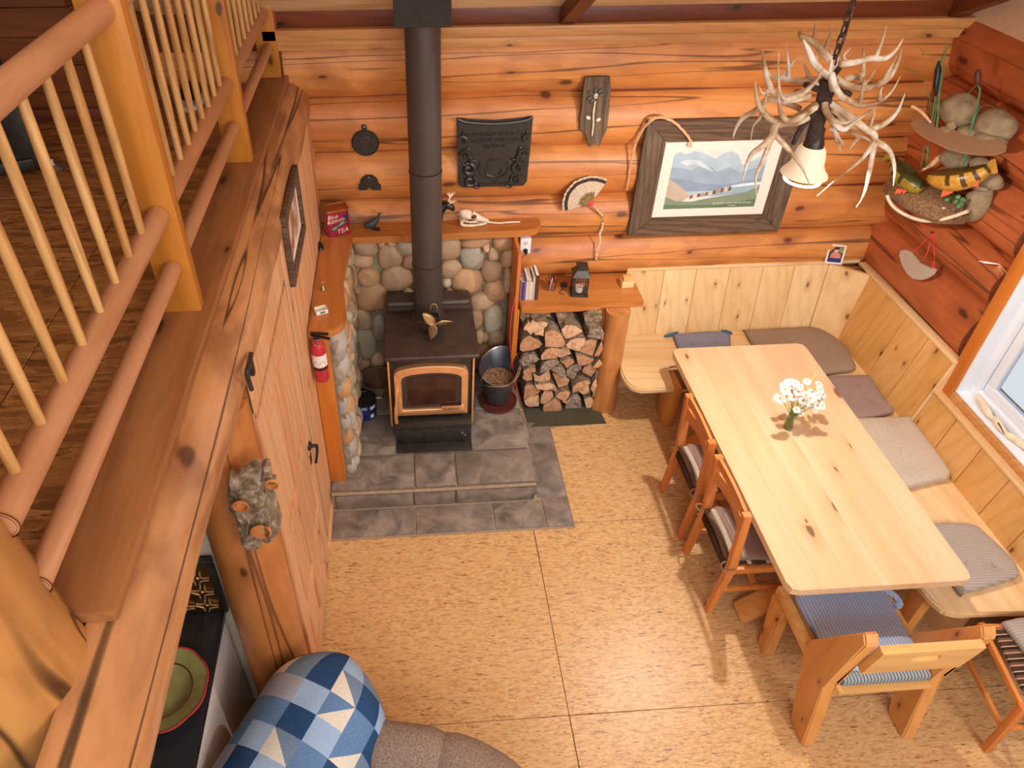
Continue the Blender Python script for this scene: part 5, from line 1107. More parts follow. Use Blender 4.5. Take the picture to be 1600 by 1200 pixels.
for (y_f, y_n, lb) in ((3.163, 2.735, 'farther'), (2.661, 2.222, 'nearer')):
    t = cushion('chair_cushion', f'mauve-brown tied cushion with light stripes on the {lb} slatted chair', [(1.735, y_n+.05), (1.735, y_f-.05), (1.90, y_f-.045), (2.12, y_f-.05), (2.12, y_n+.05), (1.90, y_n+.045)], .436, .035, 'mauve', [(1.85, (y_f+y_n)/2+.08), (1.85, (y_f+y_n)/2-.08), (2.02, (y_f+y_n)/2)], grp='cushions on the slatted chairs')
    for k, (xx, mt_) in enumerate(((1.715, 'brownsling'), (1.748, 'wool'), (1.782, 'brown'), (1.815, 'wool'))):
        bm = B(); tube(bm, smooth_path([V((xx, y_n+.055, .462)), V((xx+.004, (y_f+y_n)/2, .474)), V((xx, y_f-.055, .462))], 3), .016, 8, flat=1.1); obj('fold', bm, plain('stripe_brown', '#6a5242', .9) if mt_ != 'wool' and k == 0 else ('wool' if mt_ == 'wool' else 'mauve'), t)
    for yy_ in (y_n+.03, y_f-.03):
        bm = B(); tube(bm, smooth_path([V((1.74, yy_, .45)), V((1.70, yy_+(.012 if yy_ < (y_f+y_n)/2 else -.0), .455)), V((1.668, yy_-.005, .45)), V((1.675, yy_-.04*(1 if yy_ < (y_f+y_n)/2 else -1), .445)), V((1.74, yy_-.035*(1 if yy_ < (y_f+y_n)/2 else -1), .44))], 3), .005, 6); obj('tie', bm, 'wool_dk', t)

# ================================================================== HEAVY SLAB ARMCHAIR at the near end of the table
sc_ = thing('slab_armchair', 'heavy pine slab chair with a hand-hole backrest at the near end of the table', 'chair', (2.19, 1.75, 0))
XA = 1.905
def pn(pts, x): return [P(a, b, x=x) for a, b in pts]
rear = pn([(1232, 1126), (1257, 1008), (1263, 1001), (1272, 999), (1350, 988), (1352, 1010), (1288, 1068), (1284, 1076), (1253, 1166)], XA)
rear[0].z = 0; rear[-1].z = 0
front = pn([(1174, 996), (1210, 912), (1222, 925), (1186, 1024)], XA); front[0].z = 0; front[-1].z = 0
DXP = .53
for dx in (0, DXP):
    bm = B(); prism(bm, [p+V((dx, 0, 0)) for p in rear], (.068, 0, 0), 0, .008); obj('rear_slab_leg', bm, 'slab', sc_)
    bm = B(); prism(bm, [V((XA+dx, 2.03, 0)), V((XA+dx, 1.95, 0)), V((XA+dx, 1.98, .40)), V((XA+dx, 2.09, .40))], (.068, 0, 0), 0, .008); obj('front_leg', bm, 'slab', sc_)
    bm = B(); box(bm, XA+dx+.012, XA+dx+.056, 1.60, 2.09, .40, .47, .006); obj('side_rail', bm, 'slab_x', sc_)
top = rear[4]; mid = rear[6]
ux, dv = V((1, 0, 0)), (rear[5]-rear[6])
bd = dv.normalized(); nb = ux.cross(bd).normalized()
# backrest board with hand hole (a ring of faces around the slot)
w0, w1 = XA+.068, XA+DXP; hb = (rear[5]-rear[6]).length
def bpt(x, s, off): return V((x, 0, 0))+V((0, rear[6].y, rear[6].z))+bd*s+nb*off
O_ = [(w0, hb*.48), ((w0+w1)/2, hb*.48), (w1, hb*.48), (w1, hb*.73), (w1, hb*.98), ((w0+w1)/2, hb*.98), (w0, hb*.98), (w0, hb*.73)]
xm = (w0+w1)/2; I_ = [(xm-.045, hb*.735), (xm, hb*.725), (xm+.045, hb*.735), (xm+.072, hb*.79), (xm+.05, hb*.86), (xm, hb*.865), (xm-.05, hb*.86), (xm-.072, hb*.79)]
bm = B(); r4 = [[bm.verts.new(bpt(a, b, o_)) for a, b in L_] for L_, o_ in ((O_, -.002), (I_, -.002), (I_, .036), (O_, .036))]
for a, b in ((0, 1), (1, 2), (2, 3), (3, 0)):
    for k in range(8): bm.faces.new((r4[a][k], r4[a][(k+1) % 8], r4[b][(k+1) % 8], r4[b][k]))
obj('backrest_board', bm, 'slab_x', sc_)
bm = B(); obox(bm, (w0, rear[7].y+.03, .40), (w1, rear[7].y+.03, .40), .03, .09, (0, 0, 1), .005); obj('rear_rail', bm, 'slab_x', sc_)
bm = B(); box(bm, w0, w1, 1.52, 2.05, .435, .455, .004); obj('seat_board', bm, 'slab_x', sc_)
for dy_, dz_ in ((.06, .06), (.10, .03), (.02, -.02), (.0, -.10), (-.02, -.30)):
    pass
k = cushion('chair_cushion', 'blue ribbed seat cushion on the heavy slab chair', [(1.985, 1.60), (1.98, 1.8), (1.985, 2.06), (2.2, 2.07), (2.44, 2.06), (2.445, 1.8), (2.44, 1.60), (2.2, 1.585)], .456, .05, 'denim', [], grp=None)
bm = B()
for q in (1.80, 2.02): pass
bm.free()
bm = B(); box(bm, 1.99, 2.435, 1.545, 1.60, .457, .512, .018, 3); obj('rear_roll', bm, 'tick', k, label='grey ticking underside of the cushion')
bm = B(); tube(bm, smooth_path([V((2.44, 2.03, .48)), V((2.50, 2.0, .475)), V((2.52, 1.95, .46)), V((2.47, 1.93, .475))]), .014, 8, flat=1.4); obj('tie', bm, 'denim', k)

# ================================================================== CHAIR at the right edge
rc = thing('frame_chair', 'open wooden frame chair with brown striped webbing at the right edge', 'chair', (3.1, 1.5, 0))
p1, p2 = P(1535, 985, z=.46), P(1592, 1100, z=.46)
A, Bb = V((2.875, 1.80, .45)), V((2.80, 1.40, .45)); C2, D2 = V((3.27, 1.36, .45)), V((3.31, 1.76, .45))
bm = B(); obox(bm, A, Bb, .022, .035); obj('side_rail', bm, 'chair_y', rc)
bm = B(); obox(bm, Bb, C2, .022, .035); obj('seat_rail', bm, 'chair_y', rc)
bm = B(); obox(bm, A, D2, .022, .035); obj('seat_rail', bm, 'chair_y', rc)
bm = B(); obox(bm, C2, D2, .022, .035); obj('side_rail', bm, 'chair_y', rc)
for q, dn in ((Bb, V((.03, -.005, 0))), (A, V((.02, .03, 0))), (C2, V((-.02, -.02, 0))), (D2, V((-.02, .02, 0)))):
    bm = B(); obox(bm, V((q.x, q.y, .468)), V((q.x+dn.x, q.y+dn.y, 0.001)), .034, .034, (0, 1, 0)); obj('leg', bm, 'chair', rc)
bm = B(); obox(bm, V((2.83, 1.41, .22)), V((3.26, 1.37, .22)), .02, .03); obj('stretcher', bm, 'chair_y', rc)
bm = B(); obox(bm, V((2.88, 1.80, .22)), V((2.82, 1.40, .22)), .02, .03); obj('stretcher', bm, 'chair_y', rc)
bm = B(); prism(bm, [Bb+V((.03, .02, .012)), A+V((.03, -.02, .012)), D2+V((-.03, -.02, .012)), C2+V((-.03, .02, .012))], (0, 0, .012), 0, .004); obj('webbing_seat', bm, 'brownstripe', rc)
cushion('chair_cushion', 'grey ribbed tufted cushion on the webbing chair at the right edge', [(2.95, 1.79), (2.96, 1.60), (2.93, 1.43), (3.1, 1.42), (3.25, 1.40), (3.29, 1.6), (3.31, 1.78), (3.1, 1.81)], .476, .045, 'ribbed', [(3.1, 1.68), (3.1, 1.52)], grp=None)
# ================================================================== WALL DECOR (back wall, log faces at y = 4.375)
YW = 4.368
def W2(px, py, off=0): return P(px, py, y=YW-off)
def plate_poly(bm, pts, y0, th_, mi=0, bev=0): return prism(bm, [V((p[0], y0, p[1])) for p in pts], (0, -th_, 0), mi, bev)
def spiral(bm, cx, cz, r0, r1, a0, turns, y, rad, n=22):
    rad *= 1.35; y -= .004
    pts = [V((cx+(r0+(r1-r0)*i/n)*math.cos(a0+turns*2*math.pi*i/n), y, cz+(r0+(r1-r0)*i/n)*math.sin(a0+turns*2*math.pi*i/n))) for i in range(n+1)]
    tube(bm, pts, [rad*(.45+.55*math.sin(math.pi*min(1, i/n*1.05+.1))) for i in range(n+1)], 7)
rp = thing('iron_relief_plate', 'large black cast iron relief plate with scrollwork and raised lettering', 'plaque', (.585, YW, 1.97))
x0, x1, z0, z1 = .352, .822, 1.735, 2.205; cx = (x0+x1)/2
pts = [(x0+.03, z0), (x1-.03, z0), (x1-.006, z0+.03), (x1, (z0+z1)/2), (x1+.004, z1+.012), (x1-.05, z1-.002), (cx, z1-.012), (x0+.05, z1-.002), (x0-.008, z1+.012), (x0, (z0+z1)/2), (x0+.006, z0+.03)]
bm = B(); plate_poly(bm, pts, YW, .016, 0, .004); obj('plate', bm, 'ironb', rp)
bm = B(); tube(bm, smooth_path([V((x0-.004, YW-.02, z1+.006)), V((x0+.06, YW-.022, z1-.016)), V((cx, YW-.022, z1-.03)), V((x1-.06, YW-.022, z1-.016)), V((x1, YW-.02, z1+.006))], 4), .011, 8); obj('rolled_edge', bm, 'ironb', rp)
for s_ in (-1, 1):
    for (dx, dz, r0, a0, tn, rd) in ((.165, -.10, .045, 1.2, 1.4, .012), (.155, -.185, .040, 2.2, 1.5, .011), (.185, .0, .036, 0, 1.1, .012), (.205, .10, .03, .8, .8, .011), (.20, -.05, .07, 1.8, .55, .010), (.11, -.215, .025, 2.6, 1.2, .008)):
        bm = B(); spiral(bm, cx+s_*dx, 1.97+dz, r0, .004, (a0 if s_ > 0 else math.pi-a0), s_*tn, YW-.019, rd); obj('scroll', bm, 'ironb', rp)
    for dx, dz, rx, rz in ((.17, .03, .018, .026), (.135, -.04, .028, .010), (.205, .14, .008, .03)):
        bm = B(); blob(bm, (cx+s_*dx, YW-.018, 1.97+dz), (rx, .011, rz), 2, 0); obj('leaf_boss', bm, 'ironb', rp)
bm = B(); tube(bm, [V((cx+.098*math.cos(a), YW-.018, 1.875+.08*math.sin(a))) for a in [math.radians(q) for q in range(150, 391, 12)]], .006, 7); obj('wreath_band', bm, 'ironb', rp)
bm = B(); plate_poly(bm, [(cx-.045, 1.93), (cx+.045, 1.93), (cx+.038, 1.87), (cx+.015, 1.835), (cx-.015, 1.835), (cx-.038, 1.87)], YW-.016, .008, 0, .003); obj('shield', bm, 'ironb', rp)
for s_ in (-1, 1):
    bm = B(); tube(bm, smooth_path([V((cx+s_*.055, YW-.018, 1.865)), V((cx+s_*.045, YW-.02, 1.83)), V((cx, YW-.018, 1.81))], 4), .006, 6); obj('laurel', bm, 'ironb', rp)
for k in range(7):
    bm = B(); blob(bm, (cx-.075+.025*k, YW-.018, 1.762), (.011, .008, .009), 1, 0); obj('bead', bm, 'ironb', rp)
for s_, sz, zz in (('PENINSULAR STOVE CO', .032, 2.105), ('DETROIT CHICAGO', .032, 2.065), ('BUFFALO', .032, 2.025)):
    text(s_, sz, frame_m((cx, YW-.0165, zz), (1, 0, 0), (0, 0, 1)), plain('raised_iron_letter', '#4a4846', .35, .6, .1).name and 'ironb', rp, 'raised_lettering', .007, 0, 1.12)
pl_ = thing('round_lid', 'round black cast iron stove lid with a raised monogram', 'stove lid', (-.238, YW, 2.07)); c = W2(571, 223)
bm = B(); lathe(bm, [(0, 0), (.086, 0), (.088, .006), (.082, .012), (.078, .008), (0, .008)], c, 40, axis=(0, -1, 0)); obj('disc', bm, 'ironb', pl_)
bm = B(); box(bm, c.x-.016, c.x+.016, YW-.010, YW, c.z+.078, c.z+.122, .005); obj('hanging_tab', bm, 'ironb', pl_)
bm = B(); lathe(bm, [(0, 0), (.004, 0), (.004, .012), (0, .014)], V((c.x, YW-.006, c.z+.11)), 10, axis=(0, -1, 0)); obj('nail', bm, 'chrome', pl_)
bm = B(); tube(bm, [c+V((.040*math.cos(a), -.0095, .040*math.sin(a))) for a in [math.radians(q) for q in range(45, 321, 15)]], .004, 6); obj('raised_letter', bm, 'iron', pl_)
text('W', .055, frame_m(c+V((0, -.0085, 0)), (1, 0, 0), (0, 0, 1)), 'iron', pl_, 'raised_letter', .003)
hl = thing('half_lid', 'black half-round iron plate with a notched lower edge', 'stove lid', (-.23, YW, 1.78)); c = W2(578, 296)
pts = [(c.x-.072, c.z), (c.x-.018, c.z), (c.x-.012, c.z+.018), (c.x+.006, c.z+.018), (c.x+.012, c.z-.002), (c.x+.075, c.z-.004), (c.x+.074, c.z+.04), (c.x+.06, c.z+.04), (c.x+.05, c.z+.085), (c.x+.02, c.z+.108), (c.x-.02, c.z+.108), (c.x-.055, c.z+.08), (c.x-.06, c.z+.045), (c.x-.072, c.z+.045)]
bm = B(); plate_poly(bm, pts, YW, .010, 0, .002); obj('plate', bm, 'ironb', hl)
bm = B(); lathe(bm, [(0, 0), (.004, 0), (.004, .012), (0, .014)], V((c.x, YW-.009, c.z+.092)), 10, axis=(0, -1, 0)); obj('nail', bm, 'chrome', hl)
# barn wood plaque with pebble flower
bw = thing('pebble_flower_plaque', 'weathered barn board plaque with a pebble and twig flower', 'plaque', (1.2, YW, 2.25))
pts = [(913,119),(932,118),(952,118),(953,135),(950,175),(947,200),(940,215),(935,227),(927,222),(919,228),(915,208),(905,200),(904,185),(908,165),(910,140)]
q = [W2(a, b) for a, b in pts]; bm = B(); prism(bm, q, (0, -.024, 0), 0, .002)
obj('board', bm, 'barn_z', bw)
fcn = W2(931, 150, .028)
for k, (a, l) in enumerate(((100, .042), (55, .045), (10, .04), (150, .048), (-160, .05), (-125, .045))):
    bm = B(); d = V((math.cos(math.radians(a)), 0, math.sin(math.radians(a)))); blob(bm, fcn+d*l*.85, (.020, .008, .012), 2, .1, rot=Matrix.Rotation(-math.radians(a), 3, 'Y'), seed=k); obj('pebble_petal', bm, plain('dark_pebble', '#4a4a4c', .5, 0, .2), bw)
bm = B(); blob(bm, fcn, (.014, .009, .018), 2, 0); obj('shell_centre', bm, 'bone', bw)
bm = B(); blob(bm, fcn+V((.002, -.009, .0)), (.005, .003, .006), 1, 0); obj('centre_bead', bm, 'brown', bw)
bm = B(); tube(bm, smooth_path([W2(a, b, .03) for a, b in ((930, 158), (928, 170), (927, 182), (927, 195), (925, 212))], 3), [.006, .006, .005, .006, .007, .005, .006, .006, .005, .006, .006, .005, .004], 7); obj('twig', bm, 'bone', bw)
for a, b, r_ in ((919, 184, .5), (935, 187, -.4)):
    bm = B(); blob(bm, W2(a, b, .03), (.017, .007, .012), 2, .05, rot=Matrix.Rotation(r_, 3, 'Y')); obj('pebble_leaf', bm, 'bone', bw)
# feather fan with bead string
ff = thing('feather_fan', 'barred feather fan with a leather handle and dangling bead string', 'fan', (1.25, YW, 1.6)); fc2 = W2(922, 315, .02)
for k in range(13):
    a = math.radians(192-k*10.5); L = .205-.012*abs(k-6)/6; d = V((math.cos(a), 0, math.sin(a))); e = V((-d.z, 0, d.x)); o_ = V((0, -.002*(k % 3)-.01, 0))
    bm = B()
    segs = [(.03, .006, 0), (.07, .014, 0), (.13, .020, 0), (.165, .022, 1), (.19, .021, 0), (.205, .012, 0)]
    vs = [[bm.verts.new(fc2+o_+d*(s_*L/.205)+e*w_), bm.verts.new(fc2+o_+V((0, -.003, 0))+d*(s_*L/.205)), bm.verts.new(fc2+o_+d*(s_*L/.205)-e*w_)] for s_, w_, m_ in segs]
    for i in range(len(segs)-1):
        for j in (0, 1): f = bm.faces.new((vs[i][j], vs[i][j+1], vs[i+1][j+1], vs[i+1][j])); f.material_index = 1 if i == 3 else 0
    obj('feather', bm, ['feather', 'feather_dk'], ff)
for k in range(9):
    a = math.radians(185-k*13); d = V((math.cos(a), 0, math.sin(a))); bm = B(); tube(bm, [fc2+V((0, -.02, 0)), fc2+d*.05+V((0, -.026, 0)), fc2+d*.085+V((0, -.018, 0))], [.006, .011, .002], 6); obj('down_feather', bm, plain('olive_down', '#8a7440', .9, 0, .35, 60), ff)
bm = B(); blob(bm, fc2+V((0, -.03, 0)), (.022, .010, .020), 2, .05); obj('felt_knob', bm, 'redcloth', ff)
hd = W2(942, 338, .02); bm = B(); tube(bm, [fc2+V((.012, -.015, -.012)), hd], [.008, .009], 8); obj('handle', bm, 'rope', ff)
bm = B(); blob(bm, hd, (.010, .009, .011), 2, 0); obj('turquoise_bead', bm, 'teal', ff)
bs_pts = [W2(a, b, .02) for a, b in ((942, 343), (941, 355), (937, 366), (938, 377), (934, 390), (931, 405))]
bm = B(); tube(bm, smooth_path(bs_pts, 5), .0015, 4); obj('string', bm, 'brown', ff)
sp = smooth_path(bs_pts, 7)
for k, p in enumerate(sp[4:]):
    bm = B(); blob(bm, p+V((.004*math.sin(k*2.3), 0, 0)), (.0075, .006, .005 if k % 3 else .008), 1, 0); obj('bead', bm, 'beads' if k % 2 else 'bone', ff)
# braided rope over the picture corner
ro = thing('braided_rope', 'pale braided rope arching over the top left corner of the landscape picture', 'rope', (1.6, 4.3, 2.1))
path = smooth_path([P(a, b, y=4.305 if a > 1005 else 4.345) for a, b in ((980, 297), (984, 265), (990, 235), (1000, 208), (1016, 189), (1032, 183), (1052, 190), (1070, 207), (1080, 221))], 5)
for ph in (0, 2.09, 4.19):
    bm = B(); tube(bm, [p+V((.0055*math.cos(i*.75+ph), .0055*math.sin(i*.75+ph), .004*math.sin(i*.75+ph)))*(.4+.6*min(1, i/12)) for i, p in enumerate(path)], [.0022+.0026*min(1, i/20) for i in range(len(path))], 6); obj('strand', bm, 'rope', ro)
bm = B(); e_ = path[-1]
for k in range(8): tube(bm, [e_, e_+V((-.012+.0035*k, -.004, -.045+.004*(k % 3)))], [.003, .001], 4)
obj('frayed_end', bm, 'rope', ro, kind='stuff')
# landscape picture
lp = thing('landscape_picture', 'large landscape print with riders in a weathered barn wood frame', 'picture', (2.1, YW, 1.75))
X0, X1, Z0, Z1 = 1.562, 2.66, 1.325, 2.172; fw = .150; yf = YW
def trap(a, b, c_, d): return [V((p[0], yf, p[1])) for p in (a, b, c_, d)]
i0, i1, j0, j1 = X0+fw, X1-fw, Z0+.135, Z1-.15
for q in (trap((X0, Z0), (X1, Z0), (i1, j0), (i0, j0)), trap((X0, Z1), (X1, Z1), (i1, j1), (i0, j1))):
    bm = B(); prism(bm, q, (0, -.035, 0), 0, .005); obj('frame_board', bm, 'barn', lp)
for q in (trap((X0, Z0+.002), (X0, Z1-.002), (i0-.002, j1), (i0-.002, j0)), trap((X1, Z0+.002), (X1, Z1-.002), (i1+.002, j1), (i1+.002, j0))):
    bm = B(); prism(bm, q, (0, -.035, 0), 0, .005); obj('frame_board', bm, 'barn_z', lp)
bm = B(); plate_poly(bm, [(i0-.003, j0-.003), (i1+.003, j0-.003), (i1+.003, j1+.003), (i0-.003, j1+.003)], yf-.004, .006); obj('mat', bm, 'mat_board', lp)
a0, a1, b0, b1 = i0+.075, i1-.075, j0+.062, j1-.062; aw, ah = a1-a0, b1-b0
def pr(pts): return [(a0+u*aw, b0+v_*ah) for u, v_ in pts]
art = [('#d8d4cc', [(0, 0), (1, 0), (1, 1), (0, 1)]),
 ('#a9bac6', [(0, .2), (0, .93), (.06, .97), (.12, .92), (.2, .97), (.3, .95), (.38, .88), (.45, .84), (.52, .93), (.6, .96), (.68, .9), (.75, .72), (.86, .8), (.93, .88), (1, .8), (1, .2)]),
 ('#93a4b4', [(0, .3), (0, .72), (.12, .7), (.22, .66), (.3, .74), (.42, .70), (.5, .62), (.62, .7), (.75, .60), (.88, .66), (1, .7), (1, .3)]),
 ('#c9cfd2', [(.08, .80), (.16, .74), (.24, .77), (.33, .70), (.40, .66), (.46, .62), (.38, .72), (.28, .82), (.18, .84)]),
 ('#8494aa', [(0, .3), (0, .55), (.2, .50), (.4, .42), (.62, .40), (.8, .44), (1, .5), (1, .3)]),
 ('#b8a492', [(0, .12), (0, .52), (.08, .46), (.18, .34), (.26, .22), (.2, .14)]),
 ('#93a9b6', [(.5, .22), (.62, .36), (.8, .42), (1, .44), (1, .24)]), ('#d8e0e4', [(.66, .36), (.8, .41), (1, .43), (1, .39), (.8, .36)]),
 ('#7c8a70', [(0, 0), (0, .22), (.12, .14), (.28, .12), (.5, .18), (.7, .22), (.86, .26), (1, .36), (1, 0)]),
 ('#5f7058', [(0, 0), (0, .08), (.3, .06), (.6, .05), (1, .14), (1, 0)])]
rr2 = random.Random(3)
for k in range(11):
    u = .26+.04*k; v_ = .17+.012*k; art.append((['#8a5a3c', '#d8c0a0', '#6a4a38', '#b89070'][k % 4], [(u, v_), (u+.018, v_+.005), (u+.034, v_+.012), (u+.036, v_+.05), (u+.024, v_+.07), (u+.012, v_+.10 if k > 6 else v_+.07), (u+.004, v_+.05)]))
mats = [plain('print_ink_%02d' % i, c_, .75, 0, .10, 14) for i, (c_, _) in enumerate(art)]
bm = B()
for i, (_, pts) in enumerate(art): prism(bm, [V((x_, yf-.0102-.0002*i, z_)) for x_, z_ in pr(pts)], (0, -.0001, 0), i)
obj('print', bm, mats, lp, 0)
text('the canadian rockies with the wild ones', .017, frame_m((a0+aw*.74, yf-.0152, b0+ah*.085), (1, 0, 0), (0, 0, 1)), 'paper', lp, 'caption', .0002)
text('far west', .015, frame_m((a0+aw*.75, yf-.0152, b0+ah*.04), (1, 0, 0), (0, 0, 1)), 'paper', lp, 'caption', .0002)
# ---- small photo on the corner of the backrest cap
cp = thing('corner_photo', 'small photo of a person in pink in a pale frame, leaning on the backrest corner', 'photo', (3.16, 4.36, 1.02))
q0 = P(1311, 423, z=1.023); q0.y = 4.30; q0 = P(1311, 423, y=4.31); m4 = Matrix.Translation(V((3.165, 4.335, 1.026))) @ Matrix.Rotation(math.radians(-14), 4, 'Z') @ Matrix.Rotation(math.radians(-14), 4, 'X')
hw, hh = .062, .150
for bx in ((-hw, hw, 0, .012, 0, .014), (-hw, hw, 0, .012, hh-.014, hh), (-hw, -hw+.014, 0, .012, .014, hh-.014), (hw-.014, hw, 0, .012, .014, hh-.014)):
    bm = B(); box(bm, *bx, .002, mat=m4); obj('frame_side', bm, 'mat_board', cp)
bm = B(); box(bm, -hw+.012, hw-.012, .006, .010, .012, hh-.012, mat=m4); obj('picture_ground', bm, 'barn', cp)
bm = B()
def q2(pts, mi, k):
    prism(bm, [m4 @ V((a, .0055-.0003*k, b)) for a, b in pts], (m4.to_3x3() @ V((0, -.0002, 0))), mi)
q2([(-.045, .015), (.045, .015), (.045, .04), (.02, .055), (-.02, .055), (-.045, .04)], 0, 0); q2([(-.035, .045), (.04, .045), (.035, .08), (.012, .092), (-.015, .092), (-.03, .078)], 1, 1); q2([(-.012, .09), (.012, .09), (.016, .11), (.01, .122), (-.01, .122), (-.015, .11)], 2, 2); q2([(-.014, .112), (.016, .112), (.012, .128), (-.01, .128)], 3, 3); q2([(.015, .10), (.045, .09), (.045, .13), (.02, .13)], 4, 1)
obj('printed_person', bm, ['navy', plain('pink_shirt', '#c98078', .8), plain('skin_print', '#d8a888', .8), 'black', 'green'], cp)
# ---- bean-shaped ornament hung by a red cord on the right wall
bo = thing('bean_ornament', 'beige kidney-shaped wooden ornament hanging by a red cord on the right wall', 'ornament', tuple(P(1433, 412, x=3.42)))
XO = 3.385
pts = [(1404,400),(1406,392),(1414,390),(1423,394),(1430,403),(1437,412),(1446,417),(1456,418),(1462,421),(1458,429),(1448,435),(1438,438),(1426,436),(1417,429),(1410,416)]
bm = B(); prism(bm, [P(a, b, x=XO) for a, b in pts], (.014, 0, 0), 0, .004); obj('bean', bm, 'wool', bo)
nl = P(1459, 363, x=3.42); bm = B(); tube(bm, [nl, P(1429, 393, x=XO)], .0025, 5); tube(bm, [nl, P(1447, 400, x=XO), P(1436, 411, x=XO)], .0025, 5); tube(bm, [nl, P(1460, 411, x=XO)], .0018, 5); obj('cord', bm, 'redcloth', bo)
bm = B(); c = P(1459, 413, x=XO-.01)
for k in range(9): tube(bm, [c, c+V((-.004, .022*math.cos(k*.7), .022*math.sin(k*.7)))], [.005, .002], 5)
obj('red_tassel', bm, 'redcloth', bo)
bm = B(); lathe(bm, [(0, 0), (.004, 0), (.006, .02), (0, .022)], nl, 8, axis=(-1, 0, 0)); obj('hook', bm, 'ironb', bo)
sw = thing('straw_swallow', 'small white feather with straw tuft pinned on a log end near the window', 'feather', tuple(P(1545, 410, x=3.42)))
bm = B(); tube(bm, [P(1529, 408, x=3.41), P(1540, 410, x=3.40), P(1562, 413, x=3.41)], [.002, .008, .002], 6, flat=.4); obj('vane', bm, 'petal', sw)
bm = B(); c = P(1562, 413, x=3.41)
for k in range(9): tube(bm, [c, P(1552+k*3, 424+(k % 3)*3, x=3.40)], [.002, .0007], 4)
obj('straw', bm, 'rope', sw, kind='stuff')
# ---- driftwood carving on the window sill
dw = thing('driftwood_carving', 'pale twisted driftwood lying on the white window sill', 'driftwood', (3.5, 2.75, .85))
pth = [P(a, b, z=.875) for a, b in ((1527, 618), (1538, 635), (1546, 650), (1556, 656), (1562, 668), (1572, 678), (1590, 688), (1610, 705))]
for p in pth: p.x = min(max(p.x, 3.45), 3.52)
bm = B(); sp = smooth_path(pth, 4); tube(bm, sp, [.012+.012*abs(math.sin(i*.33)) for i in range(len(sp))], 9)
for v in bm.verts: v.co.z = max(v.co.z+.002*mn.noise(v.co*60), .849)
obj('branch', bm, 'bone', dw)
bm = B(); tube(bm, [sp[13], sp[15]+V((-.03, -.02, .03)), sp[16]+V((-.03, -.06, .015))], [.006, .004, .002], 6); obj('twig', bm, 'brown', dw)

# ================================================================== FISH MOUNT in the corner
fm = thing('fish_mount', 'mounted diorama of two striped perch with reeds, river stones and amber resin', 'fish mount', tuple(P(1470, 250, x=3.3)))
C0 = P(1480, 250, x=3.27); OUT = V((-.917, -.4, 0))
def Q(px, py, off=0):
    d = ROT @ V(((px-CX)/FPX, -(py-CY)/FPX, -1)); return CAM+d*(((C0+OUT*off-CAM).dot(OUT))/d.dot(OUT))
MPX = (Q(1481, 250)-Q(1480, 250)).length
gravel = plain('gravel_bed', '#7a5a3a', .9, 0, .6, 90, .9); rock = plain('grey_tan_rock', '#8a7458', .75, 0, .3, 22, .5)
rq = V((.4, -.917, 0)); RM = Matrix((rq, OUT, V((0, 0, 1)))).transposed()
bm = B(); blob(bm, Q(1452, 314, .0), (74*MPX, .15, 27*MPX), 3, .18, 2., RM)
for v in bm.verts: v.co += V((1, 1, 1))*.008*mn.noise(v.co*40)
obj('gravel_base', bm, gravel, fm)
bm = B(); ctr = [Q(a, b, .10) for a, b in ((1386, 305), (1392, 318), (1405, 330), (1425, 340), (1445, 345), (1465, 344), (1490, 338), (1512, 330))]; tube(bm, smooth_path(ctr, 4), .011, 7); obj('pale_rim', bm, 'bone', fm)
bm = B(); blob(bm, Q(1527, 318, -.01), (20*MPX, .06, 32*MPX), 3, .15, 1.5, RM); obj('rock', bm, rock, fm)
for i, (a, b, w_, h_, of) in enumerate(((1500,172,30,26,-.02),(1555,196,30,25,.0),(1520,212,24,14,.02),(1548,216,24,10,.04),(1487,196,8,8,.04),(1497,250,30,16,-.04),(1532,257,16,11,.02),(1545,282,22,14,-.02),(1530,292,14,6,.02),(1482,205,14,8,.03))):
    bm = B(); blob(bm, Q(a, b, of), (w_*MPX, w_*MPX*.7, h_*MPX), 3, .12, 1.3, RM, 0, i); obj('rock', bm, rock, fm)
sh_pts = [(1423,193),(1430,184),(1441,182),(1452,187),(1460,199),(1470,200),(1480,194),(1492,203),(1510,212),(1535,216),(1562,219),(1574,228),(1572,236),(1556,241),(1530,242),(1505,238),(1480,231),(1462,222),(1448,217),(1432,205)]
s_ = NT('amber_resin', .2); s_.col(lin('#a98060')); s_.b.inputs['Transmission Weight'].default_value = .35; s_.b.inputs['Coat Weight'].default_value = .4
bm = B(); prism(bm, [Q(a, b, .06+.12*(b-205)/40)+V((0, 0, 0)) for a, b in sh_pts], V((0, 0, -.008)), 0, .002); obj('resin_water', bm, s_.m, fm)
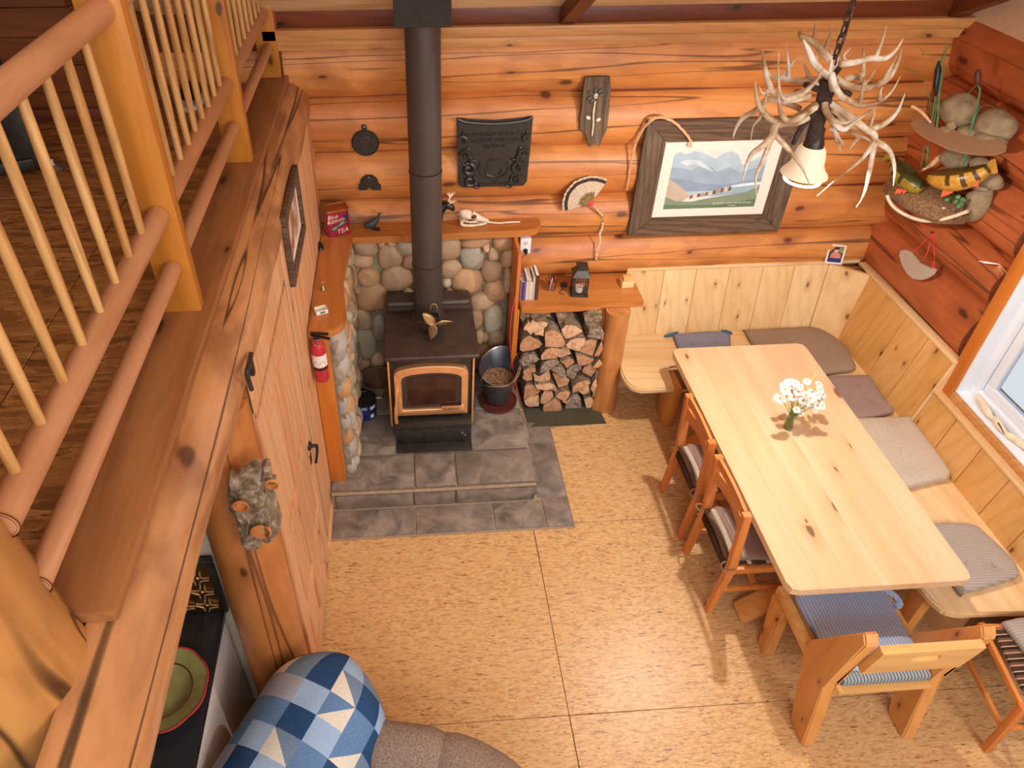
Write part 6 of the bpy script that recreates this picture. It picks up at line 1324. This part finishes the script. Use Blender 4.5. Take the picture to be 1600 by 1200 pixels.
def fish(name, pts, rad, offs, label, dark, gold, tail, fins):
    f = thing(name, label, 'fish mount') if False else None
    sp = smooth_path([Q(a, b, o) for (a, b), o in zip(pts, offs)], 4); n = len(sp); rd = [rad*MPX*(math.sin(math.pi*min(1, (.06+.94*(i/(n-1))**.8)*.93))**.75+.08) for i in range(n)]
    bm = B(); rings = tube(bm, sp, rd, 14)
    for f_ in bm.faces:
        c = f_.calc_center_median(); i = min(range(n-1), key=lambda k_: ((sp[k_]+sp[k_+1])/2-c).length); up_ = (c.z-sp[i].z)/max(rd[i], .001)
        f_.material_index = 1 if up_ > .62 or (up_ > -.25 and i % 3 == 0 and i > 4) else 0
    fo_ = obj(name, bm, [gold, dark], fm, label=label)
    bm = B(); prism(bm, [Q(a, b, offs[-1]) for a, b in tail], OUT*.004, 0, .001); obj('tail_fin', bm, gold, fo_)
    for fp, mt_ in fins:
        bm = B(); prism(bm, [Q(a, b, offs[0]+.03) for a, b in fp], OUT*.004, 0, .001); obj('fin', bm, mt_, fo_)
    bm = B(); blob(bm, sp[2]+OUT*rd[2]*.85+V((0, 0, rd[2]*.2)), (.007, .007, .007), 2, 0); obj('eye', bm, 'black', fo_)
gold = plain('perch_gold', '#b88430', .3, 0, .2, 40); dk = plain('perch_bar', '#4a3410', .35, 0, .3, 40); olive = plain('perch_olive', '#8a7020', .35, 0, .3, 40); dk2 = plain('perch_olive_bar', '#33300e', .4, 0, .3); org = plain('fin_orange', '#e0603c', .5, 0, .15)
fish('perch', [(1453, 276), (1475, 280), (1500, 280), (1525, 273), (1545, 262)], 17, [.10, .12, .12, .10, .08], 'golden perch with dark bars swimming left', dk, gold, [(1540, 262), (1549, 249), (1556, 248), (1560, 270), (1550, 272)], [([(1474, 296), (1470, 308), (1482, 304), (1490, 300), (1484, 294)], org), ([(1515, 287), (1530, 280), (1529, 292), (1520, 291)], org), ([(1480, 265), (1500, 260), (1520, 265), (1515, 268), (1485, 269)], dk)])
fish('perch', [(1441, 296), (1428, 288), (1412, 275), (1402, 262), (1396, 250)], 15, [.12, .12, .10, .06, .02], 'olive perch facing the viewer at the left', dk2, olive, [(1400, 255), (1388, 248), (1376, 252), (1384, 242), (1398, 244)], [([(1402, 294), (1398, 303), (1408, 302), (1412, 296)], org), ([(1410, 296), (1412, 304), (1418, 298)], org), ([(1405, 248), (1412, 252), (1428, 262), (1430, 270), (1418, 268)], dk2)])
for i, (path_, r0) in enumerate((([(1455,192),(1462,150),(1466,115),(1472,90),(1480,75),(1491,70)],.006),([(1458,196),(1463,170),(1470,120),(1476,85),(1478,60)],.004),([(1464,200),(1468,150),(1473,115),(1474,90)],.005),([(1454,180),(1452,150),(1440,120),(1420,108),(1405,106)],.003),([(1440,88),(1450,76),(1460,95),(1468,120)],.002),([(1512,223),(1520,190),(1528,160),(1531,140),(1525,134),(1514,145),(1510,158)],.008),([(1466,220),(1463,195),(1475,172),(1495,160),(1515,160)],.003),([(1522,190),(1530,170),(1545,164),(1555,172),(1560,200),(1562,215)],.004),([(1505,262),(1510,240),(1512,222)],.006),([(1444,228),(1441,250),(1437,266)],.005),([(1450,228),(1449,245),(1447,262)],.006),([(1443,85),(1436,70),(1428,55)],.0015))):
    bm = B(); sp = smooth_path([Q(a, b, .03+.02*(i % 3)) for a, b in path_], 4); tube(bm, sp, [r0*(1-.6*k/len(sp)) for k in range(len(sp))], 6, flat=.5); obj('reed', bm, 'leaf', fm)
for a, b, c_, d in ((1462, 150, 1467, 95), (1527, 133, 1528, 108)):
    bm = B(); tube(bm, [Q(a, b, .03), Q((a*3+c_)/4, (b*3+d)/4, .03), Q((a+3*c_)/4, (b+3*d)/4, .03), Q(c_, d, .03)], [.006, .018, .018, .006], 10); obj('cattail', bm, 'black' if a < 1500 else 'brown', fm)
bm = B(); tube(bm, smooth_path([Q(1425, 166, .05), Q(1440, 175, .05), Q(1455, 192, .05)]), [.010]*2+[.009]*3+[.007]*2, 7); obj('driftwood', bm, 'rope', fm)
bm = B(); tube(bm, smooth_path([Q(1437, 268, .0), Q(1455, 258, -.02), Q(1470, 245, -.03), Q(1490, 238, -.02)]), [.008]*3+[.016]*5+[.02]*2, 8); obj('driftwood', bm, 'rope', fm)
for i, (a, b) in enumerate(((1493, 315), (1502, 318), (1498, 322), (1505, 312), (1480, 312), (1497, 308))):
    bm = B(); blob(bm, Q(a, b, .12), (.014, .014, .014), 2, .3, 3, None, 0, i); obj('moss', bm, 'leaf', fm)
for i, (a, b) in enumerate(((1425, 311), (1447, 316), (1440, 322), (1410, 318), (1460, 328), (1430, 328), (1475, 325))):
    bm = B(); blob(bm, Q(a, b, .115), (.012, .008, .007), 1, .2, 2, None, 0, i); obj('pebble', bm, 'bone', fm)

# ================================================================== ANTLER CHANDELIER
YC = 2.95
chd = thing('antler_chandelier', 'chandelier of pale deer antlers on a chain above the table', 'chandelier', (1.82, YC, 2.7))
def A(pts, tines, d0, d1, r0=.019, mat='antler'):
    r0 *= .84
    """one antler: a curved beam from hub (depth d0) out to its tip (depth d1), with tines"""
    def dep(px): 
        return YC+d0+(d1-d0)*min(1, abs(px-1287)/120)
    bm = B(); sp = smooth_path([P(a, b, y=YC+d0+(d1-d0)*(i/(len(pts)-1))) for i, (a, b) in enumerate(pts)], 4); n = len(sp)
    tube(bm, sp, [r0*(1-.12*i/n)*(1 if i < n*.55 else max(.16, 1-((i-n*.55)/(n*.45))**1.5)) for i in range(n)], 9)
    for t in tines:
        b0 = t[0]; best = min(range(n), key=lambda k_: (V(PJ(sp[k_]))-V(b0)).length); base = sp[best]; yy_ = base.y
        tp = smooth_path([base]+[P(a, b, y=yy_-(.03+.03*i)*(1 if d1 < 0 else -.6)) for i, (a, b) in enumerate(t[1:])], 4); m_ = len(tp)
        tube(bm, tp, [max(.0022, r0*.72*(1-(i/(m_-1))**1.3)) for i in range(m_)], 8)
    return obj('antler', bm, mat, chd)
RT = ROT.transposed()
def PJ(p):
    q = RT @ (V(p)-CAM); return (CX-FPX*q[0]/q[2], CY+FPX*q[1]/q[2])
A([(1297,93),(1284,78),(1271,65),(1258,60),(1250,54),(1251,47)], [[(1271,65),(1273,50),(1273,36)],[(1290,82),(1295,62),(1300,41)]], .0, .12)
A([(1297,120),(1284,112),(1271,96),(1263,78),(1255,62)], [[(1295,119),(1299,100),(1300,78)],[(1299,116),(1307,97),(1311,86)],[(1279,106),(1275,92),(1277,84)]], -.02, .05)
A([(1310,100),(1323,99),(1342,96),(1362,91),(1383,91),(1398,80),(1411,61)], [[(1366,91),(1378,65),(1385,41)],[(1322,99),(1318,88),(1329,75)]], .0, .10, .017)
A([(1300,118),(1308,124),(1326,134),(1351,138),(1375,130),(1391,119),(1403,97),(1409,76)], [[(1378,127),(1391,107),(1401,88)],[(1344,137),(1360,120),(1372,101)]], .0, .14)
A([(1303,132),(1320,125),(1333,120),(1346,118),(1349,104),(1349,73)], [[(1338,119),(1346,127),(1328,130)]], .05, .24, .018)
A([(1302,140),(1300,128),(1300,117),(1303,132),(1310,145),(1318,153),(1339,163),(1355,164),(1375,158),(1393,143),(1407,119)], [[(1344,164),(1347,141),(1352,120)],[(1374,158),(1375,145),(1379,136)]], -.06, -.16, .017)
A([(1289,161),(1290,172),(1299,186),(1317,202),(1338,188),(1369,168)], [[(1300,187),(1320,192),(1345,180)]], -.04, -.14, .018)
A([(1300,170),(1317,186),(1340,198),(1362,201),(1384,192),(1402,174),(1414,146)], [[(1358,200),(1364,183),(1367,166)],[(1390,189),(1398,178),(1408,171)]], -.02, .10, .018)
A([(1296,160),(1325,180),(1350,200),(1364,208),(1367,219),(1369,221),(1389,235),(1398,262),(1396,290)], [[(1367,221),(1347,248),(1311,277),(1277,306)],[(1355,236),(1357,277),(1349,306),(1338,324)]], -.02, -.02, .020)
A([(1275,164),(1253,179),(1231,190),(1212,197),(1207,212),(1192,228),(1172,244),(1160,282)], [[(1209,212),(1192,251),(1181,277),(1182,306)],[(1208,208),(1235,237),(1253,262),(1266,291)]], -.04, -.24, .021)
A([(1274,168),(1250,184),(1235,189),(1226,186),(1219,172),(1216,146)], [[(1228,189),(1222,180),(1217,170)]], -.06, -.26, .016)
A([(1262,184),(1240,193),(1211,190),(1193,175),(1183,156),(1180,127)], [[(1190,172),(1196,158),(1198,140)]], -.06, -.18, .017)
A([(1250,170),(1225,160),(1200,155),(1181,172),(1161,184),(1150,200),(1145,217)], [[(1190,163),(1188,183),(1177,197),(1173,221)]], .02, .10, .016)
A([(1277,130),(1255,143),(1235,152),(1211,148),(1201,130),(1195,104),(1190,76)], [[(1204,138),(1192,146),(1187,136)]], .0, -.05, .018)
A([(1265,150),(1245,156),(1225,157),(1245,151),(1258,143),(1276,125),(1287,104)], [[(1226,156),(1219,146),(1216,114),(1217,83)]], -.08, -.16, .015)
A([(1280,128),(1271,124),(1245,127),(1221,122),(1204,119),(1196,104)], [[(1221,122),(1237,101),(1254,81)],[(1263,124),(1258,104),(1251,89)],[(1234,125),(1232,98),(1228,70)]], .04, .22, .017)
A([(1296,200),(1304,203),(1309,220),(1313,237)], [[(1306,210),(1315,222),(1321,236)]], -.02, -.05, .014)
A([(1300,190),(1320,203),(1342,212),(1335,222),(1328,233)], [[(1342,212),(1360,220),(1367,237)]], .06, .16, .013)
bm = B(); h0, h1 = V((1.825, YC, 2.60)), V((1.81, YC, 2.90))
logmesh(bm, h0, h1, .030, 14, 14, .25, 5); obj('hub', bm, 'antler_dk', chd)
for a in (((1283,168),(1262,186),(1248,207),(1239,226)),((1286,160),(1270,172),(1254,180)),((1290,165),(1303,185),(1311,205)),((1288,130),(1300,120),(1312,106)),((1283,140),(1268,136),(1258,132)),((1290,145),(1310,142),(1330,148))):
    bm = B(); sp = smooth_path([P(u, v_, y=YC-.02*i) for i, (u, v_) in enumerate(a)], 3); tube(bm, sp, [.017*(1-.45*i/len(sp)) for i in range(len(sp))], 8); 
    for v in bm.verts: v.co += V((1, 1, 1))*.003*mn.noise(v.co*90)
    obj('antler_root', bm, 'antler_dk', chd, label='dark rough antler base')
lx, ly = 1.843, YC
bm = B(); lathe(bm, [(0, 2.685), (.028, 2.685), (.03, 2.66), (.042, 2.62), (.046, 2.60), (0, 2.60)], (lx, ly, 0), 24); obj('socket_cup', bm, 'ironb', chd)
bm = B(); pr_ = [(.048, 2.602), (.060, 2.585), (.068, 2.55), (.072, 2.515), (.086, 2.488), (.102, 2.470), (.104, 2.464)]
lathe(bm, pr_+[(r_-.003, z_) for r_, z_ in pr_[::-1]], (lx, ly, 0), 36); obj('glass_shade', bm, 'shade', chd)
bm = B(); lathe(bm, [(0, 2.57), (.03, 2.56), (.036, 2.53), (.033, 2.505), (.02, 2.49), (0, 2.486)], (lx, ly, 0), 20); obj('bulb', bm, 'bulb', chd)
ct = 2.845+(4.40-YC)*math.tan(sl); k = 0; z = 2.905
while z < ct-.01:
    bm = B(); hl_, rw = .030, .0125; a_ = (k % 2)*math.pi/2+.4; ux_ = V((math.cos(a_), math.sin(a_), 0)); pts = [V((1.812, YC, z+hl_*.75))+ux_*rw*math.cos(t)+V((0, 0, hl_*math.sin(t))) for t in [i*2*math.pi/12 for i in range(13)]]
    tube(bm, pts, .0042, 6); obj('chain_link', bm, 'ironb', chd); z += .044; k += 1
bm = B(); tube(bm, smooth_path([V((1.818+.008*math.sin(i), YC+.008*math.cos(i), 2.90+(ct-2.90)*i/9)) for i in range(10)], 3), .0028, 6); obj('lamp_wire', bm, 'brown', chd)

bm = B(); tube(bm, [V((lx+.078*math.cos(t), ly+.078*math.sin(t), 2.436)) for t in [i*2*math.pi/32 for i in range(33)]], .006, 8); obj('glowing_rim', bm, 'bulb', chd)
# ================================================================== ARMCHAIR WITH QUILT (bottom left)
ac = thing('armchair', 'grey tweed upholstered armchair seen from behind at the bottom edge', 'armchair', (-.1, 1.1, 0))
Ex = V((-.345, 1.675, 0)); dX = V((-.476, -.879, 0)); nX = V((.879, -.476, 0)); Lr = .95
def back_pt(s_, t, inset=0.):
    e = math.sqrt(max(0, 1-(1-min(1, s_/.24))**2)); e = max(e, .02)
    wd = (.285-inset)*e; a = t*math.pi/2*1.0
    drop = abs(t)**2.2*(.34)
    z = .93-inset-.16*(1-e)-drop-.10*s_*0
    return Ex+dX*(s_*Lr)+nX*(wd*math.sin(a))+V((0, 0, z))
def grid_mesh(bm, f, ns, nt, matf=None):
    g = [[bm.verts.new(f(i/ns, -1+2*j/nt)) for j in range(nt+1)] for i in range(ns+1)]
    for i in range(ns):
        for j in range(nt):
            fc_ = bm.faces.new((g[i][j], g[i+1][j], g[i+1][j+1], g[i][j+1]))
            if matf: fc_.material_index = matf(i, j)
    return g
bm = B(); g = grid_mesh(bm, lambda s_, t: back_pt(s_, t, .012), 28, 20)
for side in (0, 20):
    for i in range(28):
        a, b = g[i][side], g[i+1][side]; c, d = bm.verts.new(V((a.co.x, a.co.y, .18))), bm.verts.new(V((b.co.x, b.co.y, .18))); bm.faces.new((a, b, d, c))
obj('chair_back', bm, 'grey', ac)
arm = [(-.24, 1.36), (-.10, 1.335), (.06, 1.30), (.20, 1.24), (.32, 1.15), (.41, 1.0), (.46, .80)]
sp = smooth_path([V((a, b, 0)) for a, b in arm], 4); n = len(sp)
def armsec(i0, i1, nm):
    bm = B(); prev = None
    for i in range(i0, i1+1):
        t = (sp[min(i+1, n-1)]-sp[max(i-1, 0)]).normalized(); nn_ = V((t.y, -t.x, 0)); ring = []
        edge = min(i-i0, i1-i); k = .86 if edge == 0 else (.97 if edge == 1 else 1)
        for a in range(-90, 271, 20):
            r_ = .105*k
            if a <= 180 and a >= 0: p = sp[i]+nn_*(r_*math.cos(math.radians(a)))+V((0, 0, .63+r_*math.sin(math.radians(a))))
            else: continue
            ring.append(p)
        ring = [ring[0]-V((0, 0, .42))]+ring+[ring[-1]-V((0, 0, .42))]
        ring = [bm.verts.new(p) for p in ring]
        if prev:
            for q in range(len(ring)-1): bm.faces.new((prev[q], prev[q+1], ring[q+1], ring[q]))
        prev = ring
    obj(nm, bm, 'grey', ac)
armsec(0, 8, 'arm_panel'); armsec(8, 24, 'arm_panel')
bm = B(); prism(bm, [(-.55, .7, .12), (.36, .62, .12), (.30, 1.08, .12), (.0, 1.28, .12), (-.26, 1.38, .12)], (0, 0, .30), 0, .03); obj('seat_base', bm, 'grey', ac)
bm = B(); prism(bm, [(-.36, .66, .43), (.28, .62, .43), (.22, 1.02, .43), (-.05, 1.18, .43)], (0, 0, .12), 0, .04); obj('seat_pad', bm, 'grey', ac)
for a, b in ((-.30, 1.40), (.22, 1.12), (.3, .68), (-.5, .75)):
    bm = B(); tube(bm, [(a, b, .0), (a, b, .13)], [.016, .024], 8); obj('foot', bm, 'brown', ac)
# quilt: patches of a nine-by-n grid, triangles included, each patch a group of faces of its own colour
qc = [fabric('quilt_'+nm, a, b, 260) for nm, a, b in (('dark_denim', '#34547e', '#264066'), ('mid_denim', '#6f8db4', '#56769e'), ('light_denim', '#a8bfdc', '#90aaca'), ('pale_grey', '#b3b3bd', '#9596a4'), ('cream', '#e8dfd2', '#d2c6b4'), ('charcoal', '#4f5a62', '#3c464e'), ('steel', '#7f93ab', '#66798f'))]
NS, NTt, U_ = 72, 56, 8
seq = [[5, 5, 6, 0, 2, 6, 1], [5, 'T', 6, 0, 'T', 0, 2], [3, 3, 3, 2, 'T', 1, 0], ['T', 6, 1, 0, 2, 'T', 6], [5, 1, 2, 'T', 1, 0, 2], [5, 3, 0, 2, 0, 'T', 1], ['T', 6, 1, 2, 'T', 2, 0], [3, 0, 'T', 6, 1, 0, 2], [5, 1, 2, 'T', 0, 6, 3]]
bm = B(); g = [[bm.verts.new(back_pt(i/NS, (-1+2*j/NTt)*.97)+V((0, 0, .004*mn.noise(V((i/NS*9, j/NTt*10, 0)))))) for j in range(NTt+1)] for i in range(NS+1)]
for i in range(NS):
    for j in range(NTt):
        a, b = i//8, j//8; v = seq[a % 9][b]; q = (g[i][j], g[i+1][j], g[i+1][j+1], g[i][j+1]); u, w_ = i % 8, j % 8
        if v != 'T': bm.faces.new(q).material_index = v
        else:
            alt = 5 if b < 2 else (6 if (a+b) % 2 else 1)
            if (a+b) % 2: w2 = w_
            else: w2 = 7-w_
            if u != w2: bm.faces.new(q).material_index = 4 if w2 < u else alt
            elif (a+b) % 2: bm.faces.new((q[0], q[1], q[2])).material_index = 4; bm.faces.new((q[0], q[2], q[3])).material_index = alt
            else: bm.faces.new((q[1], q[2], q[3])).material_index = 4; bm.faces.new((q[0], q[1], q[3])).material_index = alt
qo = obj('patchwork_quilt', bm, qc, None, 60, 'blue denim patchwork quilt draped over the back of the grey armchair', 'quilt'); so = qo.modifiers.new('s', 'SOLIDIFY'); so.thickness = .008; so.offset = 1
for o in bpy.data.objects:
    if '_w' in o: del o['_w']
